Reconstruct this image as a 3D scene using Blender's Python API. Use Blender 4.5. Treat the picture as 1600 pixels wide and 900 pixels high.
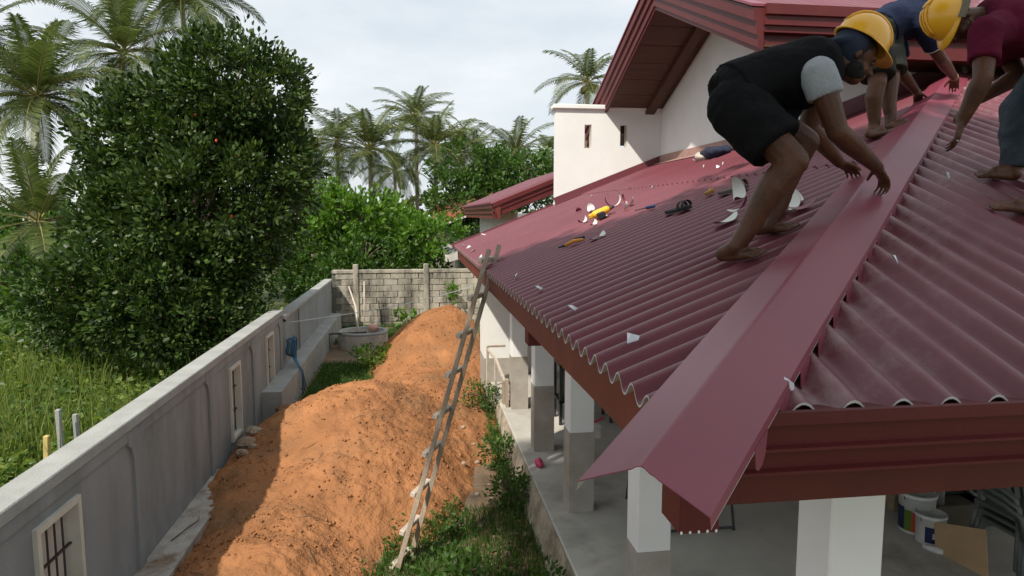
import bpy, bmesh, math, random
import numpy as np
from math import sin, cos, radians, pi, sqrt, atan2
from mathutils import Vector, Matrix, noise
random.seed(7); rng = np.random.default_rng(7)
for o in list(bpy.data.objects): bpy.data.objects.remove(o, do_unlink=True)
sc = bpy.context.scene
C = sc.collection
# ------------------------------------------------------------------ camera, sky, sun, exposure
CAMH = 3.28; YAW = 8.0; PITCH = 6.15; FPX = 1067.0
cam = bpy.data.cameras.new('camera'); cam.sensor_width = 36; cam.lens = FPX / 1600 * 36; cam.clip_start = .05; cam.clip_end = 900
camo = bpy.data.objects.new('camera', cam); C.objects.link(camo)
camo.location = (0, 0, CAMH); camo.rotation_euler = (radians(90 - PITCH), 0, radians(-YAW)); sc.camera = camo
SUN_AZ = 43.0; SUN_EL = 48.5          # degrees west of south, above the horizon
sdir = Vector((-sin(radians(SUN_AZ)) * cos(radians(SUN_EL)), -cos(radians(SUN_AZ)) * cos(radians(SUN_EL)), sin(radians(SUN_EL))))
world = bpy.data.worlds.new('World'); sc.world = world; world.use_nodes = True
nt = world.node_tree; nt.nodes.clear()
wo = nt.nodes.new('ShaderNodeOutputWorld'); bg = nt.nodes.new('ShaderNodeBackground'); bg.inputs[1].default_value = .1
sky = nt.nodes.new('ShaderNodeTexSky'); sky.sky_type = 'NISHITA'; sky.sun_disc = False
sky.sun_elevation = radians(SUN_EL); sky.sun_rotation = atan2(sdir.x, sdir.y); sky.air_density = 1.2; sky.dust_density = 2
tc = nt.nodes.new('ShaderNodeTexCoord'); mp = nt.nodes.new('ShaderNodeMapping'); mp.inputs['Scale'].default_value = (1.2, 1.2, 3.6)
n1 = nt.nodes.new('ShaderNodeTexNoise'); n1.inputs['Scale'].default_value = 2.3; n1.inputs['Detail'].default_value = 7; n1.inputs['Roughness'].default_value = .55
cr = nt.nodes.new('ShaderNodeValToRGB'); e = cr.color_ramp.elements
e[0].position = .30; e[0].color = (6.3, 7.0, 7.6, 1); e[1].position = .66; e[1].color = (8.9, 9.2, 9.35, 1)
mx = nt.nodes.new('ShaderNodeMixRGB'); mx.inputs[0].default_value = .86
L = nt.links.new
L(tc.outputs['Generated'], mp.inputs[0]); L(mp.outputs[0], n1.inputs[0]); L(n1.outputs[0], cr.inputs[0])
L(sky.outputs[0], mx.inputs[1]); L(cr.outputs[0], mx.inputs[2]); L(mx.outputs[0], bg.inputs[0]); L(bg.outputs[0], wo.inputs[0])
sl = bpy.data.lights.new('sun', 'SUN'); sl.energy = 4.7; sl.angle = radians(1.2); sl.color = (1, .93, .82)
so = bpy.data.objects.new('sun', sl); C.objects.link(so); so.rotation_euler = sdir.to_track_quat('Z', 'Y').to_euler(); so.location = (-10, -14, 20)
sc.view_settings.view_transform = 'Standard'; sc.view_settings.look = 'None'; sc.view_settings.exposure = .22; sc.view_settings.gamma = 1
sc.view_settings.use_curve_mapping = False

# ------------------------------------------------------------------ helpers
_y, _p = radians(YAW), radians(PITCH)
FW = Vector((sin(_y) * cos(_p), cos(_y) * cos(_p), -sin(_p))); RT = Vector((cos(_y), -sin(_y), 0)); UP = RT.cross(FW)
EYE = Vector((0, 0, CAMH))
def ray(px, py): return FW + RT * ((px - 800) / FPX) - UP * ((py - 450) / FPX)
def at(px, py, d): return EYE + ray(px, py) * d                     # a survey helper: photo bearing + measured distance
XE, YE, ZE, S = .69, 1.64, CAMH - .53, .39                          # eave corner of the low roof and its slope
def west(px, py, off=0):                                            # bearing met with the west roof slope
    r = ray(px, py); n = Vector((-S, 0, 1)); return EYE + r * ((ZE - S * XE + off - n.dot(EYE)) / n.dot(r))
def south(px, py, off=0):
    r = ray(px, py); n = Vector((0, -S, 1)); return EYE + r * ((ZE - S * YE + off - n.dot(EYE)) / n.dot(r))
def wz(x): return ZE + S * (x - XE)
def sz(y): return ZE + S * (y - YE)

class MB:
    def __init__(s): s.v = []; s.f = []; s.mi = []
    def add(s, vs, fs, mi=0):
        b = len(s.v); s.v += [tuple(v) for v in vs]; s.f += [tuple(b + i for i in f) for f in fs]; s.mi += [mi] * len(fs)
    def box(s, x0, x1, y0, y1, z0, z1, mi=0):
        s.add([(x0,y0,z0),(x1,y0,z0),(x1,y1,z0),(x0,y1,z0),(x0,y0,z1),(x1,y0,z1),(x1,y1,z1),(x0,y1,z1)],
              [(3,2,1,0),(4,5,6,7),(0,1,5,4),(1,2,6,5),(2,3,7,6),(3,0,4,7)], mi)
    def bar(s, a, b, w, h, up=(0,0,1), mi=0):
        a, b = Vector(a), Vector(b); d = (b - a).normalized(); u = Vector(up); r = d.cross(u)
        if r.length < 1e-4: r = d.cross(Vector((1,0,0)))
        r.normalize(); u = r.cross(d); vs = []
        for p in (a, b):
            for i, j in ((-1,-1),(1,-1),(1,1),(-1,1)): vs.append(p + r * (i*w/2) + u * (j*h/2))
        s.add(vs, [(3,2,1,0),(4,5,6,7),(0,1,5,4),(1,2,6,5),(2,3,7,6),(3,0,4,7)], mi)
    def tube(s, pts, rad, n=8, mi=0, close=True):
        pts = [Vector(p) for p in pts]; rad = rad if isinstance(rad, (list, tuple)) else [rad] * len(pts); vs = []; fs = []
        for i, p in enumerate(pts):
            d = (pts[min(i+1, len(pts)-1)] - pts[max(i-1, 0)]).normalized()
            u = Vector((0,0,1)) if abs(d.z) < .9 else Vector((1,0,0)); r = d.cross(u).normalized(); u = r.cross(d)
            for k in range(n): t = 2*pi*k/n; vs.append(p + (r*cos(t) + u*sin(t)) * rad[i])
        for i in range(len(pts)-1):
            for k in range(n): k2 = (k+1) % n; fs.append((i*n+k, i*n+k2, (i+1)*n+k2, (i+1)*n+k))
        if close: fs.append(tuple(range(n-1, -1, -1))); fs.append(tuple((len(pts)-1)*n+k for k in range(n)))
        s.add(vs, fs, mi)
    def lathe(s, prof, c, n=24, ax=None, mi=0):
        c = Vector(c); ax = Vector(ax).normalized() if ax else Vector((0,0,1)); u = ax.orthogonal().normalized(); w = ax.cross(u); vs = []; fs = []
        for r, h in prof:
            for k in range(n): t = 2*pi*k/n; vs.append(c + ax*h + (u*cos(t) + w*sin(t)) * max(r, 1e-4))
        for i in range(len(prof)-1):
            for k in range(n): k2 = (k+1) % n; fs.append((i*n+k, i*n+k2, (i+1)*n+k2, (i+1)*n+k))
        s.add(vs, fs, mi)
    def prism(s, poly, o, ux, uy, d, mi=0):                        # polygon (u,v) in plane o,ux,uy pushed along d
        o, ux, uy, d = map(Vector, (o, ux, uy, d)); n = len(poly)
        vs = [o + ux*a + uy*b for a, b in poly] + [o + ux*a + uy*b + d for a, b in poly]
        fs = [tuple(range(n-1, -1, -1)), tuple(range(n, 2*n))] + [(i, (i+1) % n, n+(i+1) % n, n+i) for i in range(n)]
        s.add(vs, fs, mi)
    def cap(s, a, b, ra, rb, n=12, m=4):                           # tapered capsule
        a, b = Vector(a), Vector(b); d = b - a; l = d.length; d = d / l if l > 1e-6 else Vector((0,0,1)); prof = []
        for i in range(m+1): t = pi/2*(1 - i/m); prof.append((ra*cos(t), -ra*sin(t)))
        for i in range(m+1): t = pi/2*i/m; prof.append((rb*cos(t), l + rb*sin(t)))
        s.lathe(prof, a, n, d)
    def cone(s, a, b, ra, rb, n=16):
        a, b = Vector(a), Vector(b); l = (b-a).length; s.lathe([(0,0),(ra,0),(rb,l),(0,l)], a, n, b-a)
    def ell(s, c, r, ax=None, n=16, m=10):                         # ellipsoid, ax = 3x3 axes
        c = Vector(c); A = ax or (Vector((1,0,0)), Vector((0,1,0)), Vector((0,0,1))); vs = []; fs = []
        for i in range(m+1):
            t = pi*i/m
            for k in range(n): q = 2*pi*k/n; vs.append(c + A[0]*(r[0]*max(sin(t),1e-3)*cos(q)) + A[1]*(r[1]*max(sin(t),1e-3)*sin(q)) + A[2]*(r[2]*cos(t)))
        for i in range(m):
            for k in range(n): k2 = (k+1) % n; fs.append((i*n+k, (i+1)*n+k, (i+1)*n+k2, i*n+k2))
        s.add(vs, fs)
    def loft(s, secs, n=20):                                       # (centre, axis u, axis v, ru, rv)
        vs = []; fs = []
        for c, u, v, ru, rv in secs:
            for k in range(n): t = 2*pi*k/n; vs.append(Vector(c) + Vector(u)*(ru*cos(t)) + Vector(v)*(rv*sin(t)))
        for i in range(len(secs)-1):
            for k in range(n): k2 = (k+1) % n; fs.append((i*n+k, i*n+k2, (i+1)*n+k2, (i+1)*n+k))
        fs.append(tuple(range(n-1,-1,-1))); fs.append(tuple((len(secs)-1)*n+k for k in range(n))); s.add(vs, fs)
    def mesh(s, name, off=(0,0,0)):
        me = bpy.data.meshes.new(name); o = Vector(off); me.from_pydata([Vector(v) - o for v in s.v], [], s.f); return me
    def build(s, name, mats, parent=None, smooth=False, fix=False, bevel=0):
        off = parent_loc(parent); me = s.mesh(name, off)
        mats = mats if isinstance(mats, (list, tuple)) else [mats]
        for m in mats: me.materials.append(m)
        if len(mats) > 1: me.polygons.foreach_set('material_index', s.mi)
        if fix or bevel:
            bm = bmesh.new(); bm.from_mesh(me); bmesh.ops.recalc_face_normals(bm, faces=bm.faces)
            if bevel: bmesh.ops.bevel(bm, geom=list(bm.edges), offset=bevel, segments=1, affect='EDGES', clamp_overlap=True)
            bm.to_mesh(me); bm.free()
        if smooth: me.polygons.foreach_set('use_smooth', [True]*len(me.polygons))
        me.update(); return link(name, me, parent)
def parent_loc(p):
    o = Vector((0,0,0))
    while p: o += p.location; p = p.parent
    return o
def link(name, me, parent=None):
    o = bpy.data.objects.new(name, me); C.objects.link(o)
    if parent: o.parent = parent
    return o
def tag(o, label, cat, group=None, kind=None):
    o['label'] = label
    if cat: o['category'] = cat
    if group: o['group'] = group
    if kind: o['kind'] = kind
    return o
def thing(name, label, cat, loc=(0,0,0), group=None):
    o = bpy.data.objects.new(name, None); C.objects.link(o); o.location = loc; o.empty_display_size = .1
    return tag(o, label, cat, group)
def struct(o): o['kind'] = 'structure'; return o
def np_mesh(name, verts, faces, mat, parent=None, smooth=False):     # faces: (n,k) int array
    me = bpy.data.meshes.new(name); off = np.array(parent_loc(parent)); verts = np.asarray(verts, np.float32) - off.astype(np.float32)
    n, k = faces.shape; me.vertices.add(len(verts)); me.vertices.foreach_set('co', verts.ravel())
    me.loops.add(n*k); me.loops.foreach_set('vertex_index', faces.astype(np.int32).ravel())
    me.polygons.add(n); me.polygons.foreach_set('loop_start', np.arange(0, n*k, k, dtype=np.int32))
    try: me.polygons.foreach_set('loop_total', np.full(n, k, np.int32))
    except Exception: pass
    if smooth: me.polygons.foreach_set('use_smooth', np.ones(n, bool))
    me.materials.append(mat); me.update(calc_edges=True); me.validate(); return link(name, me, parent)

# ------------------------------------------------------------------ materials
def M(name, col, rough=.75, var=.18, scale=4, bump=.0, bscale=60, col2=None, metal=0, spec=.35, stretch=None, detail=6, c2amt=(.45,.7), coat=0, world=False):
    m = bpy.data.materials.new(name); m.use_nodes = True; t = m.node_tree; b = t.nodes['Principled BSDF']; k = t.links.new
    b.inputs['Roughness'].default_value = rough; b.inputs['Metallic'].default_value = metal; b.inputs['Specular IOR Level'].default_value = spec
    if coat: b.inputs['Coat Weight'].default_value = coat; b.inputs['Coat Roughness'].default_value = .25
    tc = t.nodes.new('ShaderNodeTexCoord'); src = tc.outputs['Object']
    if world: src = t.nodes.new('ShaderNodeNewGeometry').outputs['Position']
    if stretch:
        mp = t.nodes.new('ShaderNodeMapping'); mp.inputs['Scale'].default_value = stretch; k(src, mp.inputs[0]); s2 = mp.outputs[0]
    else: s2 = src
    n = t.nodes.new('ShaderNodeTexNoise'); n.inputs['Scale'].default_value = scale; n.inputs['Detail'].default_value = detail; n.inputs['Roughness'].default_value = .6; k(s2, n.inputs[0])
    r = t.nodes.new('ShaderNodeValToRGB'); e = r.color_ramp.elements
    a = [max(0, c*(1-var)) for c in col]; z = [min(1, c*(1+var)) for c in col]
    e[0].position = .3; e[0].color = (*a, 1); e[1].position = .7; e[1].color = (*z, 1); k(n.outputs[0], r.inputs[0]); out = r.outputs[0]
    if col2:
        n2 = t.nodes.new('ShaderNodeTexNoise'); n2.inputs['Scale'].default_value = scale*.6; n2.inputs['Detail'].default_value = 8; n2.inputs['Roughness'].default_value = .65
        mp2 = t.nodes.new('ShaderNodeMapping'); mp2.inputs['Location'].default_value = (7, 3, 5); k(s2, mp2.inputs[0]); k(mp2.outputs[0], n2.inputs[0])
        mr = t.nodes.new('ShaderNodeMapRange'); mr.inputs[1].default_value = c2amt[0]; mr.inputs[2].default_value = c2amt[1]; k(n2.outputs[0], mr.inputs[0])
        x = t.nodes.new('ShaderNodeMixRGB'); x.inputs[2].default_value = (*col2, 1); k(mr.outputs[0], x.inputs[0]); k(out, x.inputs[1]); out = x.outputs[0]
    k(out, b.inputs['Base Color'])
    if bump:
        n3 = t.nodes.new('ShaderNodeTexNoise'); n3.inputs['Scale'].default_value = bscale; n3.inputs['Detail'].default_value = 5; k(src, n3.inputs[0])
        bp = t.nodes.new('ShaderNodeBump'); bp.inputs['Strength'].default_value = bump; bp.inputs['Distance'].default_value = .02; k(n3.outputs[0], bp.inputs['Height']); k(bp.outputs[0], b.inputs['Normal'])
    m['out'] = 1; return m
def leafmat(name, c1, c2, rough=.45, trans=.25, spec=.4):
    m = bpy.data.materials.new(name); m.use_nodes = True; t = m.node_tree; k = t.links.new; b = t.nodes['Principled BSDF']; o = t.nodes['Material Output']
    g = t.nodes.new('ShaderNodeNewGeometry'); r = t.nodes.new('ShaderNodeValToRGB'); e = r.color_ramp.elements
    e[0].position = .05; e[0].color = (*c1, 1); e[1].position = .95; e[1].color = (*c2, 1); k(g.outputs['Random Per Island'], r.inputs[0])
    k(r.outputs[0], b.inputs['Base Color']); b.inputs['Roughness'].default_value = rough; b.inputs['Specular IOR Level'].default_value = spec
    tr = t.nodes.new('ShaderNodeBsdfTranslucent'); hs = t.nodes.new('ShaderNodeHueSaturation'); hs.inputs['Value'].default_value = 1.5; hs.inputs['Saturation'].default_value = 1.1
    k(r.outputs[0], hs.inputs['Color']); k(hs.outputs[0], tr.inputs[0]); mx = t.nodes.new('ShaderNodeMixShader'); mx.inputs[0].default_value = trans
    k(b.outputs[0], mx.inputs[1]); k(tr.outputs[0], mx.inputs[2]); k(mx.outputs[0], o.inputs[0]); return m
white = M('white_paint', (.78,.78,.765), .7, .04, 2, .10, 70, col2=(.70,.69,.65), c2amt=(.55,.9))
white_st = M('white_paint_streaked', (.74,.74,.71), .7, .06, 1.5, .1, 80, col2=(.60,.57,.50), c2amt=(.6,.95))
primer = M('bare_cement_render', (.36,.33,.29), .9, .12, 5, .25, 70, col2=(.30,.27,.22))
floor_m = M('cement_floor', (.46,.44,.39), .75, .18, 1.6, .12, 60, col2=(.23,.21,.18), c2amt=(.52,.75))
plinth_m = M('rough_plinth_render', (.40,.34,.26), .95, .25, 5, .8, 35, col2=(.20,.16,.11), c2amt=(.48,.66))
cement = M('cement_wall', (.25,.262,.265), .88, .16, 2.2, .22, 50, col2=(.15,.155,.15), c2amt=(.47,.72), stretch=(1,1,.35))
coping_m = M('cement_coping', (.31,.315,.30), .85, .16, 3, .25, 60, col2=(.26,.26,.24), c2amt=(.55,.8))
ledge_m = M('cement_footing', (.40,.37,.33), .92, .2, 5, .5, 45, col2=(.20,.13,.08), c2amt=(.5,.68))
block_m = M('weathered_block', (.36,.33,.27), .95, .3, 3.0, .7, 30, col2=(.06,.056,.048), c2amt=(.47,.66), stretch=(1.2,1.2,.35), world=True)
mortar_m = M('dark_mortar', (.17,.16,.14), .97, .3, 6, .5, 40, col2=(.04,.04,.035))
sand_m = M('orange_sand', (.315,.142,.062), .97, .26, 1.6, 1.0, 34, col2=(.235,.122,.060), c2amt=(.50,.66), spec=.1)
maroon = M('maroon_fascia', (.095,.014,.014), .5, .14, 3, .06, 60, spec=.35)
redlit = maroon
browneave = M('brown_fascia', (.15,.033,.022), .5, .14, 3, .1, 60, col2=(.10,.022,.016))
capm = M('maroon_sheet_metal', (.20,.040,.062), .40, .07, 2, .02, 12, spec=.5)
capunder = M('grey_sheet_back', (.42,.42,.40), .5, .06, 3)
edge_m = M('cut_sheet_edge', (.50,.49,.46), .9, .15, 30)
soffit_m = M('brown_soffit', (.085,.038,.022), .55, .25, 3, .05, 60, stretch=(1,6,1))
dark_m = M('dark_timber', (.03,.016,.012), .7, .2, 5)
wood_m = M('weathered_wood', (.33,.265,.20), .9, .22, 8, .4, 60, stretch=(3,3,.5), col2=(.24,.18,.13), c2amt=(.5,.75))
wood_l = M('pale_wood', (.48,.42,.35), .9, .2, 9, .4, 60)
steel = M('dark_steel', (.06,.06,.065), .5, .2, 8, metal=.6)
cream = M('cream_window_paint', (.55,.53,.46), .6, .1, 6)
pane_m = M('outdoor_light_pane', (.62,.55,.50), .25, .15, 3)  # pale colour stands for the outdoor light seen in the slot windows
trunk_m = M('palm_bark', (.24,.20,.16), .95, .3, 6, .6, 25, stretch=(1,1,4))
bark_m = M('tree_bark', (.13,.10,.075), .95, .3, 5, .8, 25)
soil_m = M('yard_soil', (.20,.13,.08), .97, .3, 1.8, .9, 22, col2=(.12,.10,.07), c2amt=(.45,.62))
field_m = M('field_soil', (.07,.085,.03), .97, .3, .5, .5, 20)
# roof sheet: maroon paint, faint weathering, cutting dust next to the hip
def roof_mat():
    m = M('maroon_roof_sheet', (.145,.041,.053), .40, .12, 1.1, .04, 60, spec=.46); t = m.node_tree; k = t.links.new; b = t.nodes['Principled BSDF']
    old = b.inputs['Base Color'].links[0].from_socket
    tc = t.nodes.new('ShaderNodeTexCoord'); sp = t.nodes.new('ShaderNodeSeparateXYZ'); k(tc.outputs['Object'], sp.inputs[0])
    d = t.nodes.new('ShaderNodeMath'); d.operation = 'SUBTRACT'; k(sp.outputs[0], d.inputs[0]); k(sp.outputs[1], d.inputs[1])
    a = t.nodes.new('ShaderNodeMapRange'); a.inputs[1].default_value = XE-YE+4.9; a.inputs[2].default_value = XE-YE+4.05; a.inputs[3].default_value = 0; a.inputs[4].default_value = .55; k(d.outputs[0], a.inputs[0])
    g = t.nodes.new('ShaderNodeMath'); g.operation = 'GREATER_THAN'; g.inputs[1].default_value = XE-YE+3.98; k(d.outputs[0], g.inputs[0])
    n = t.nodes.new('ShaderNodeTexNoise'); n.inputs['Scale'].default_value = 5; n.inputs['Detail'].default_value = 9; n.inputs['Roughness'].default_value = .75; k(tc.outputs['Object'], n.inputs[0])
    r = t.nodes.new('ShaderNodeMapRange'); r.inputs[1].default_value = .47; r.inputs[2].default_value = .72; k(n.outputs[0], r.inputs[0])
    p = t.nodes.new('ShaderNodeMath'); p.operation = 'MULTIPLY'; k(a.outputs[0], p.inputs[0]); k(r.outputs[0], p.inputs[1])
    q = t.nodes.new('ShaderNodeMath'); q.operation = 'MULTIPLY'; k(p.outputs[0], q.inputs[0]); k(g.outputs[0], q.inputs[1])
    x = t.nodes.new('ShaderNodeMixRGB'); x.inputs[2].default_value = (.42,.37,.35,1); k(q.outputs[0], x.inputs[0]); k(old, x.inputs[1]); k(x.outputs[0], b.inputs['Base Color']); return m
roof_m = roof_mat()

# ------------------------------------------------------------------ ground, field, yard
g = MB(); N = 24
xs = [-300,-120,-60,-30,-18,-12,-8,-5,-2.45,-1,0,1.2,3,8,20,60,140,300]; ys = [-60,-20,-5,0,3,6,9,12,16,20,26,34,50,80,140,400]
for y in ys:
    for x in xs: g.v.append((x, y, 0))
for j in range(len(ys)-1):
    for i in range(len(xs)-1): g.f.append((j*len(xs)+i, j*len(xs)+i+1, (j+1)*len(xs)+i+1, (j+1)*len(xs)+i)); g.mi.append(0)
struct(g.build('ground', field_m))
def yard_h(x, y):
    v = .03*noise.noise(Vector((x*1.3, y*1.3, 2))) + .012*noise.noise(Vector((x*5, y*5, 1)))
    return .05 + v
def grid(x0, x1, nx, y0, y1, ny, h):
    b = MB()
    for j in range(ny+1):
        for i in range(nx+1): x = x0+(x1-x0)*i/nx; y = y0+(y1-y0)*j/ny; b.v.append((x, y, h(x, y)))
    for j in range(ny):
        for i in range(nx): a = j*(nx+1)+i; b.f.append((a, a+1, a+nx+2, a+nx+1)); b.mi.append(0)
    return b
struct(grid(-2.36, 1.3, 60, -3, 20.2, 300, yard_h).build('yard', soil_m, smooth=True))
def bump2(x, y, cx, cy, rx, ry, amp, p=1.0, rot=0):
    dx, dy = x-cx, y-cy; c, s_ = cos(rot), sin(rot); dx, dy = c*dx+s_*dy, -s_*dx+c*dy
    r = sqrt((dx/rx)**2 + (dy/ry)**2)
    if r >= 1: return 0
    return amp * (.5+.5*cos(pi*r))**p
def sand_h(x, y):
    w = .22*noise.noise(Vector((x*.8, y*.8, 5)))
    x2, y2 = x+w, y+w*.8
    hs = [bump2(x2, y2, -1.38, 5.8, 1.12, 3.2, .46, .55, -.12), bump2(x2, y2, -.85, 9.6, 1.75, 2.5, .86, .50), bump2(x2, y2, .55, 14.6, 1.75, 3.0, 1.30, .66),
          bump2(x2, y2, .15, 11.2, 1.7, 3.3, .56, .55), bump2(x2, y2, -.72, 8.1, 1.50, 2.0, .62, .55), bump2(x2, y2, -1.9, 8.2, 1.0, 2.8, .42, .7), bump2(x2, y2, -1.65, 3.2, .9, 2.4, .34, .7)]
    h = (sum(v**4 for v in hs))**.25
    if h > .02:
        rd = 1-abs(noise.noise(Vector((x*3.1+.4*y, y*1.1, 7))))*2.2; h += .045*noise.noise(Vector((x*2.2, y*2.2, 0))) + .026*noise.noise(Vector((x*6, y*6, 3))) + .018*noise.noise(Vector((x*14, y*14, 3))) + .010*noise.noise(Vector((x*31, y*31, 3))) + .022*max(0, rd)
    return h - .03
sp = grid(-2.33, 1.24, 220, 1.6, 18.2, 860, sand_h).build('sand_pile', sand_m, smooth=True)
tag(sp, 'long heap of orange building sand lying between the cement boundary wall and the house', 'sand pile')
def ground_at(x, y): return max(yard_h(x, y), sand_h(x, y)) if -2.33 < x < 1.24 else 0

# loose crumbs and clods on the sand
rgc = np.random.default_rng(77); cv, cf = [], []; oc = np.array([(1,0,0),(-1,0,0),(0,1,0),(0,-1,0),(0,0,1),(0,0,-1)], float); of = np.array([(0,2,4),(2,1,4),(1,3,4),(3,0,4),(2,0,5),(1,2,5),(3,1,5),(0,3,5)])
while len(cv) < 5200:
    x, y = rgc.uniform(-2.2,1.1), 3.4+11.6*rgc.random()**1.5; h_ = sand_h(x, y)
    if h_ < .06 or noise.noise(Vector((x*1.2, y*1.2, 11))) < rgc.uniform(-.5,.3): continue
    r_ = .004+.020*rgc.random()**4; cf.append(of+6*len(cv)); cv.append(oc*r_*rgc.uniform(.6,1.3,(6,3)) + np.array([x, y, h_+r_*.4]))
tag(np_mesh('sand_clods', np.concatenate(cv), np.concatenate(cf), sand_m), 'loose crumbs and clods scattered over the orange sand', 'clods', kind='stuff')
# ------------------------------------------------------------------ left boundary wall
WX = -2.385; WT = 1.60; WT2 = 1.47; WEND = 19.75
bw = thing('boundary_wall', 'long grey cement boundary wall with barred slot windows and a flat coping', 'wall', (WX, 10, 0))
wins = [(4.46, 4.95, .38, 1.29), (8.97, 9.40, .40, 1.29), (11.13, 11.58, .50, 1.32)]
m = MB(); y = 0.0
for (a, b_, z0, z1) in wins:
    m.box(WX-.16, WX, y, a, -.1, WT-.09); m.box(WX-.16, WX, a, b_, -.1, z0); m.box(WX-.16, WX, a, b_, z1, WT-.09); y = b_
m.box(WX-.16, WX, y, 12.45, -.1, WT-.09); m.box(WX-.16, WX, 12.45, WEND, -.1, WT2-.07)
m.build('wall_body', cement, bw)
m = MB(); m.box(WX-.19, WX+.035, -.2, 12.5, WT-.09, WT); m.build('coping', coping_m, bw, bevel=.008)
m = MB(); m.box(WX-.19, WX+.035, 12.503, WEND, WT2-.07, WT2); m.build('coping', coping_m, bw, bevel=.008)
# raised piers between the recessed panels, their tops flaring into rounded panel corners
def pier(yc, w, top, flare=.10):
    pts = [(-w/2, 0), (w/2, 0), (w/2, top-.30)]
    for i in range(1, 6): t = i/5*pi/2; pts.append((w/2 + flare*(1-cos(t)), top-.30+.2*sin(t)))
    pts += [(w/2+flare, top), (-w/2-flare, top)]
    for i in range(5, 0, -1): t = i/5*pi/2; pts.append((-w/2 - flare*(1-cos(t)), top-.30+.2*sin(t)))
    pts.append((-w/2, top-.30))
    b = MB(); b.prism(pts, (WX-.002, yc, 0), (0,1,0), (0,0,1), (.026,0,0)); return b
for yc, w in ((3.6,.13), (5.99,.13), (8.10,.13), (10.22,.13), (12.3,.2)): pier(yc, w, WT-.12).build('pier', cement, bw, fix=True)
for yc in (14.2,): pier(yc, .06, WT2-.072, .02).build('pier', cement, bw, fix=True)
m = MB(); m.box(WX-.01, WX+.019, 0, 12.2, WT-.185, WT-.085); m.build('top_band', cement, bw)
for (a, b_, z0, z1) in wins:
    m = MB(); fw = .04
    m.box(WX-.10, WX+.03, a-fw, a+.004, z0-fw, z1+fw); m.box(WX-.10, WX+.03, b_-.004, b_+fw, z0-fw, z1+fw)
    m.box(WX-.10, WX+.03, a+.004, b_-.004, z1-.004, z1+fw); m.box(WX-.10, WX+.034, a+.004, b_-.004, z0-fw, z0+.004)
    wn = m.build('window_frame', cream, bw)
    m = MB(); m.box(WX-.10, WX-.092, a+.004, b_-.004, z0+.004, z1-.004); m.build('pane', pane_m, wn)
    for k in range(1, 5):
        yy = a + (b_-a)*k/5; m = MB(); m.tube([(WX-.04, yy, z0), (WX-.04, yy, z1)], .007, 6); m.build('bar', steel, wn)
    for zz in (z0+(z1-z0)*.33, z0+(z1-z0)*.68):
        m = MB(); m.bar((WX-.04, a, zz), (WX-.04, b_, zz), .02, .012); m.build('bar', steel, wn)
def rough_box(x0, x1, y0, y1, z0, z1, ny, seed, amp=.02):
    b = MB()
    for j in range(ny+1):
        y = y0 + (y1-y0)*j/ny; q = lambda k: amp*noise.noise(Vector((k*3.1+seed, y*2.5, seed)))
        b.v += [(x0, y, z0), (x1+q(1), y, z0), (x1+q(2), y, z1+q(3)*.5), (x0, y, z1+q(4)*.4)]
    for j in range(ny):
        for k in range(4): a = j*4+k; c = j*4+(k+1) % 4; b.f.append((a, c, c+4, a+4)); b.mi.append(0)
    b.f += [(3,2,1,0), tuple(ny*4+k for k in range(4))]; b.mi += [0,0]; return b
rough_box(WX-.002, WX+.30, 2.5, 8.25, -.1, .27, 40, 1).build('footing', ledge_m, bw, fix=True)
rough_box(WX-.002, WX+.30, 10.7, WEND-.5, -.1, .56, 50, 4, .012).build('footing', coping_m, bw, fix=True)
# ------------------------------------------------------------------ far block wall
BY = 19.9
kw = thing('block_wall', 'old mildewed concrete block wall closing off the far end of the yard', 'wall', (0, BY, 0))
m = MB(); m.box(WX, 3.2, BY+.015, BY+.13, -.1, 1.60); m.build('mortar', mortar_m, kw)
bl = MB(); bl.box(-.5, .5, -.5, .5, -.5, .5)
blocks = []
for q in range(4):
    b = MB(); b.box(-.194, .194, .002, .06, -.0855, .0855); me = b.mesh('block'); bm = bmesh.new(); bm.from_mesh(me); bmesh.ops.bevel(bm, geom=list(bm.edges), offset=.009, segments=1, affect='EDGES')
    for v in bm.verts: v.co += Vector((random.uniform(-.006,.006), random.uniform(-.008,.004), random.uniform(-.005,.005)))
    bm.to_mesh(me); bm.free(); me.materials.append(block_m); blocks.append(me)
for r in range(9):
    x = WX + .06 - (r % 2)*.2
    while x < 2.6:
        w = random.uniform(.92, 1.04)
        if x > WX-.1:
            o = link('block', random.choice(blocks), kw); o.location = (max(x, WX+.1)+.19, -random.uniform(.0, .012), .09 + r*.178); o.scale = (w, 1, random.uniform(.93, 1.02)); o.rotation_euler = (0, random.uniform(-.01,.01), random.uniform(-.01,.01))
        x += .40
m = MB(); m.box(WX, 3.2, BY-.03, BY+.15, 1.602, 1.70); m.build('cap_beam', block_m, kw, bevel=.01)
for px in (-1.72, .28, 1.95):
    m = MB(); m.box(px-.075, px+.075, BY-.055, BY+.10, -.05, 1.86); m.build('post', block_m, kw, bevel=.012)
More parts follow.
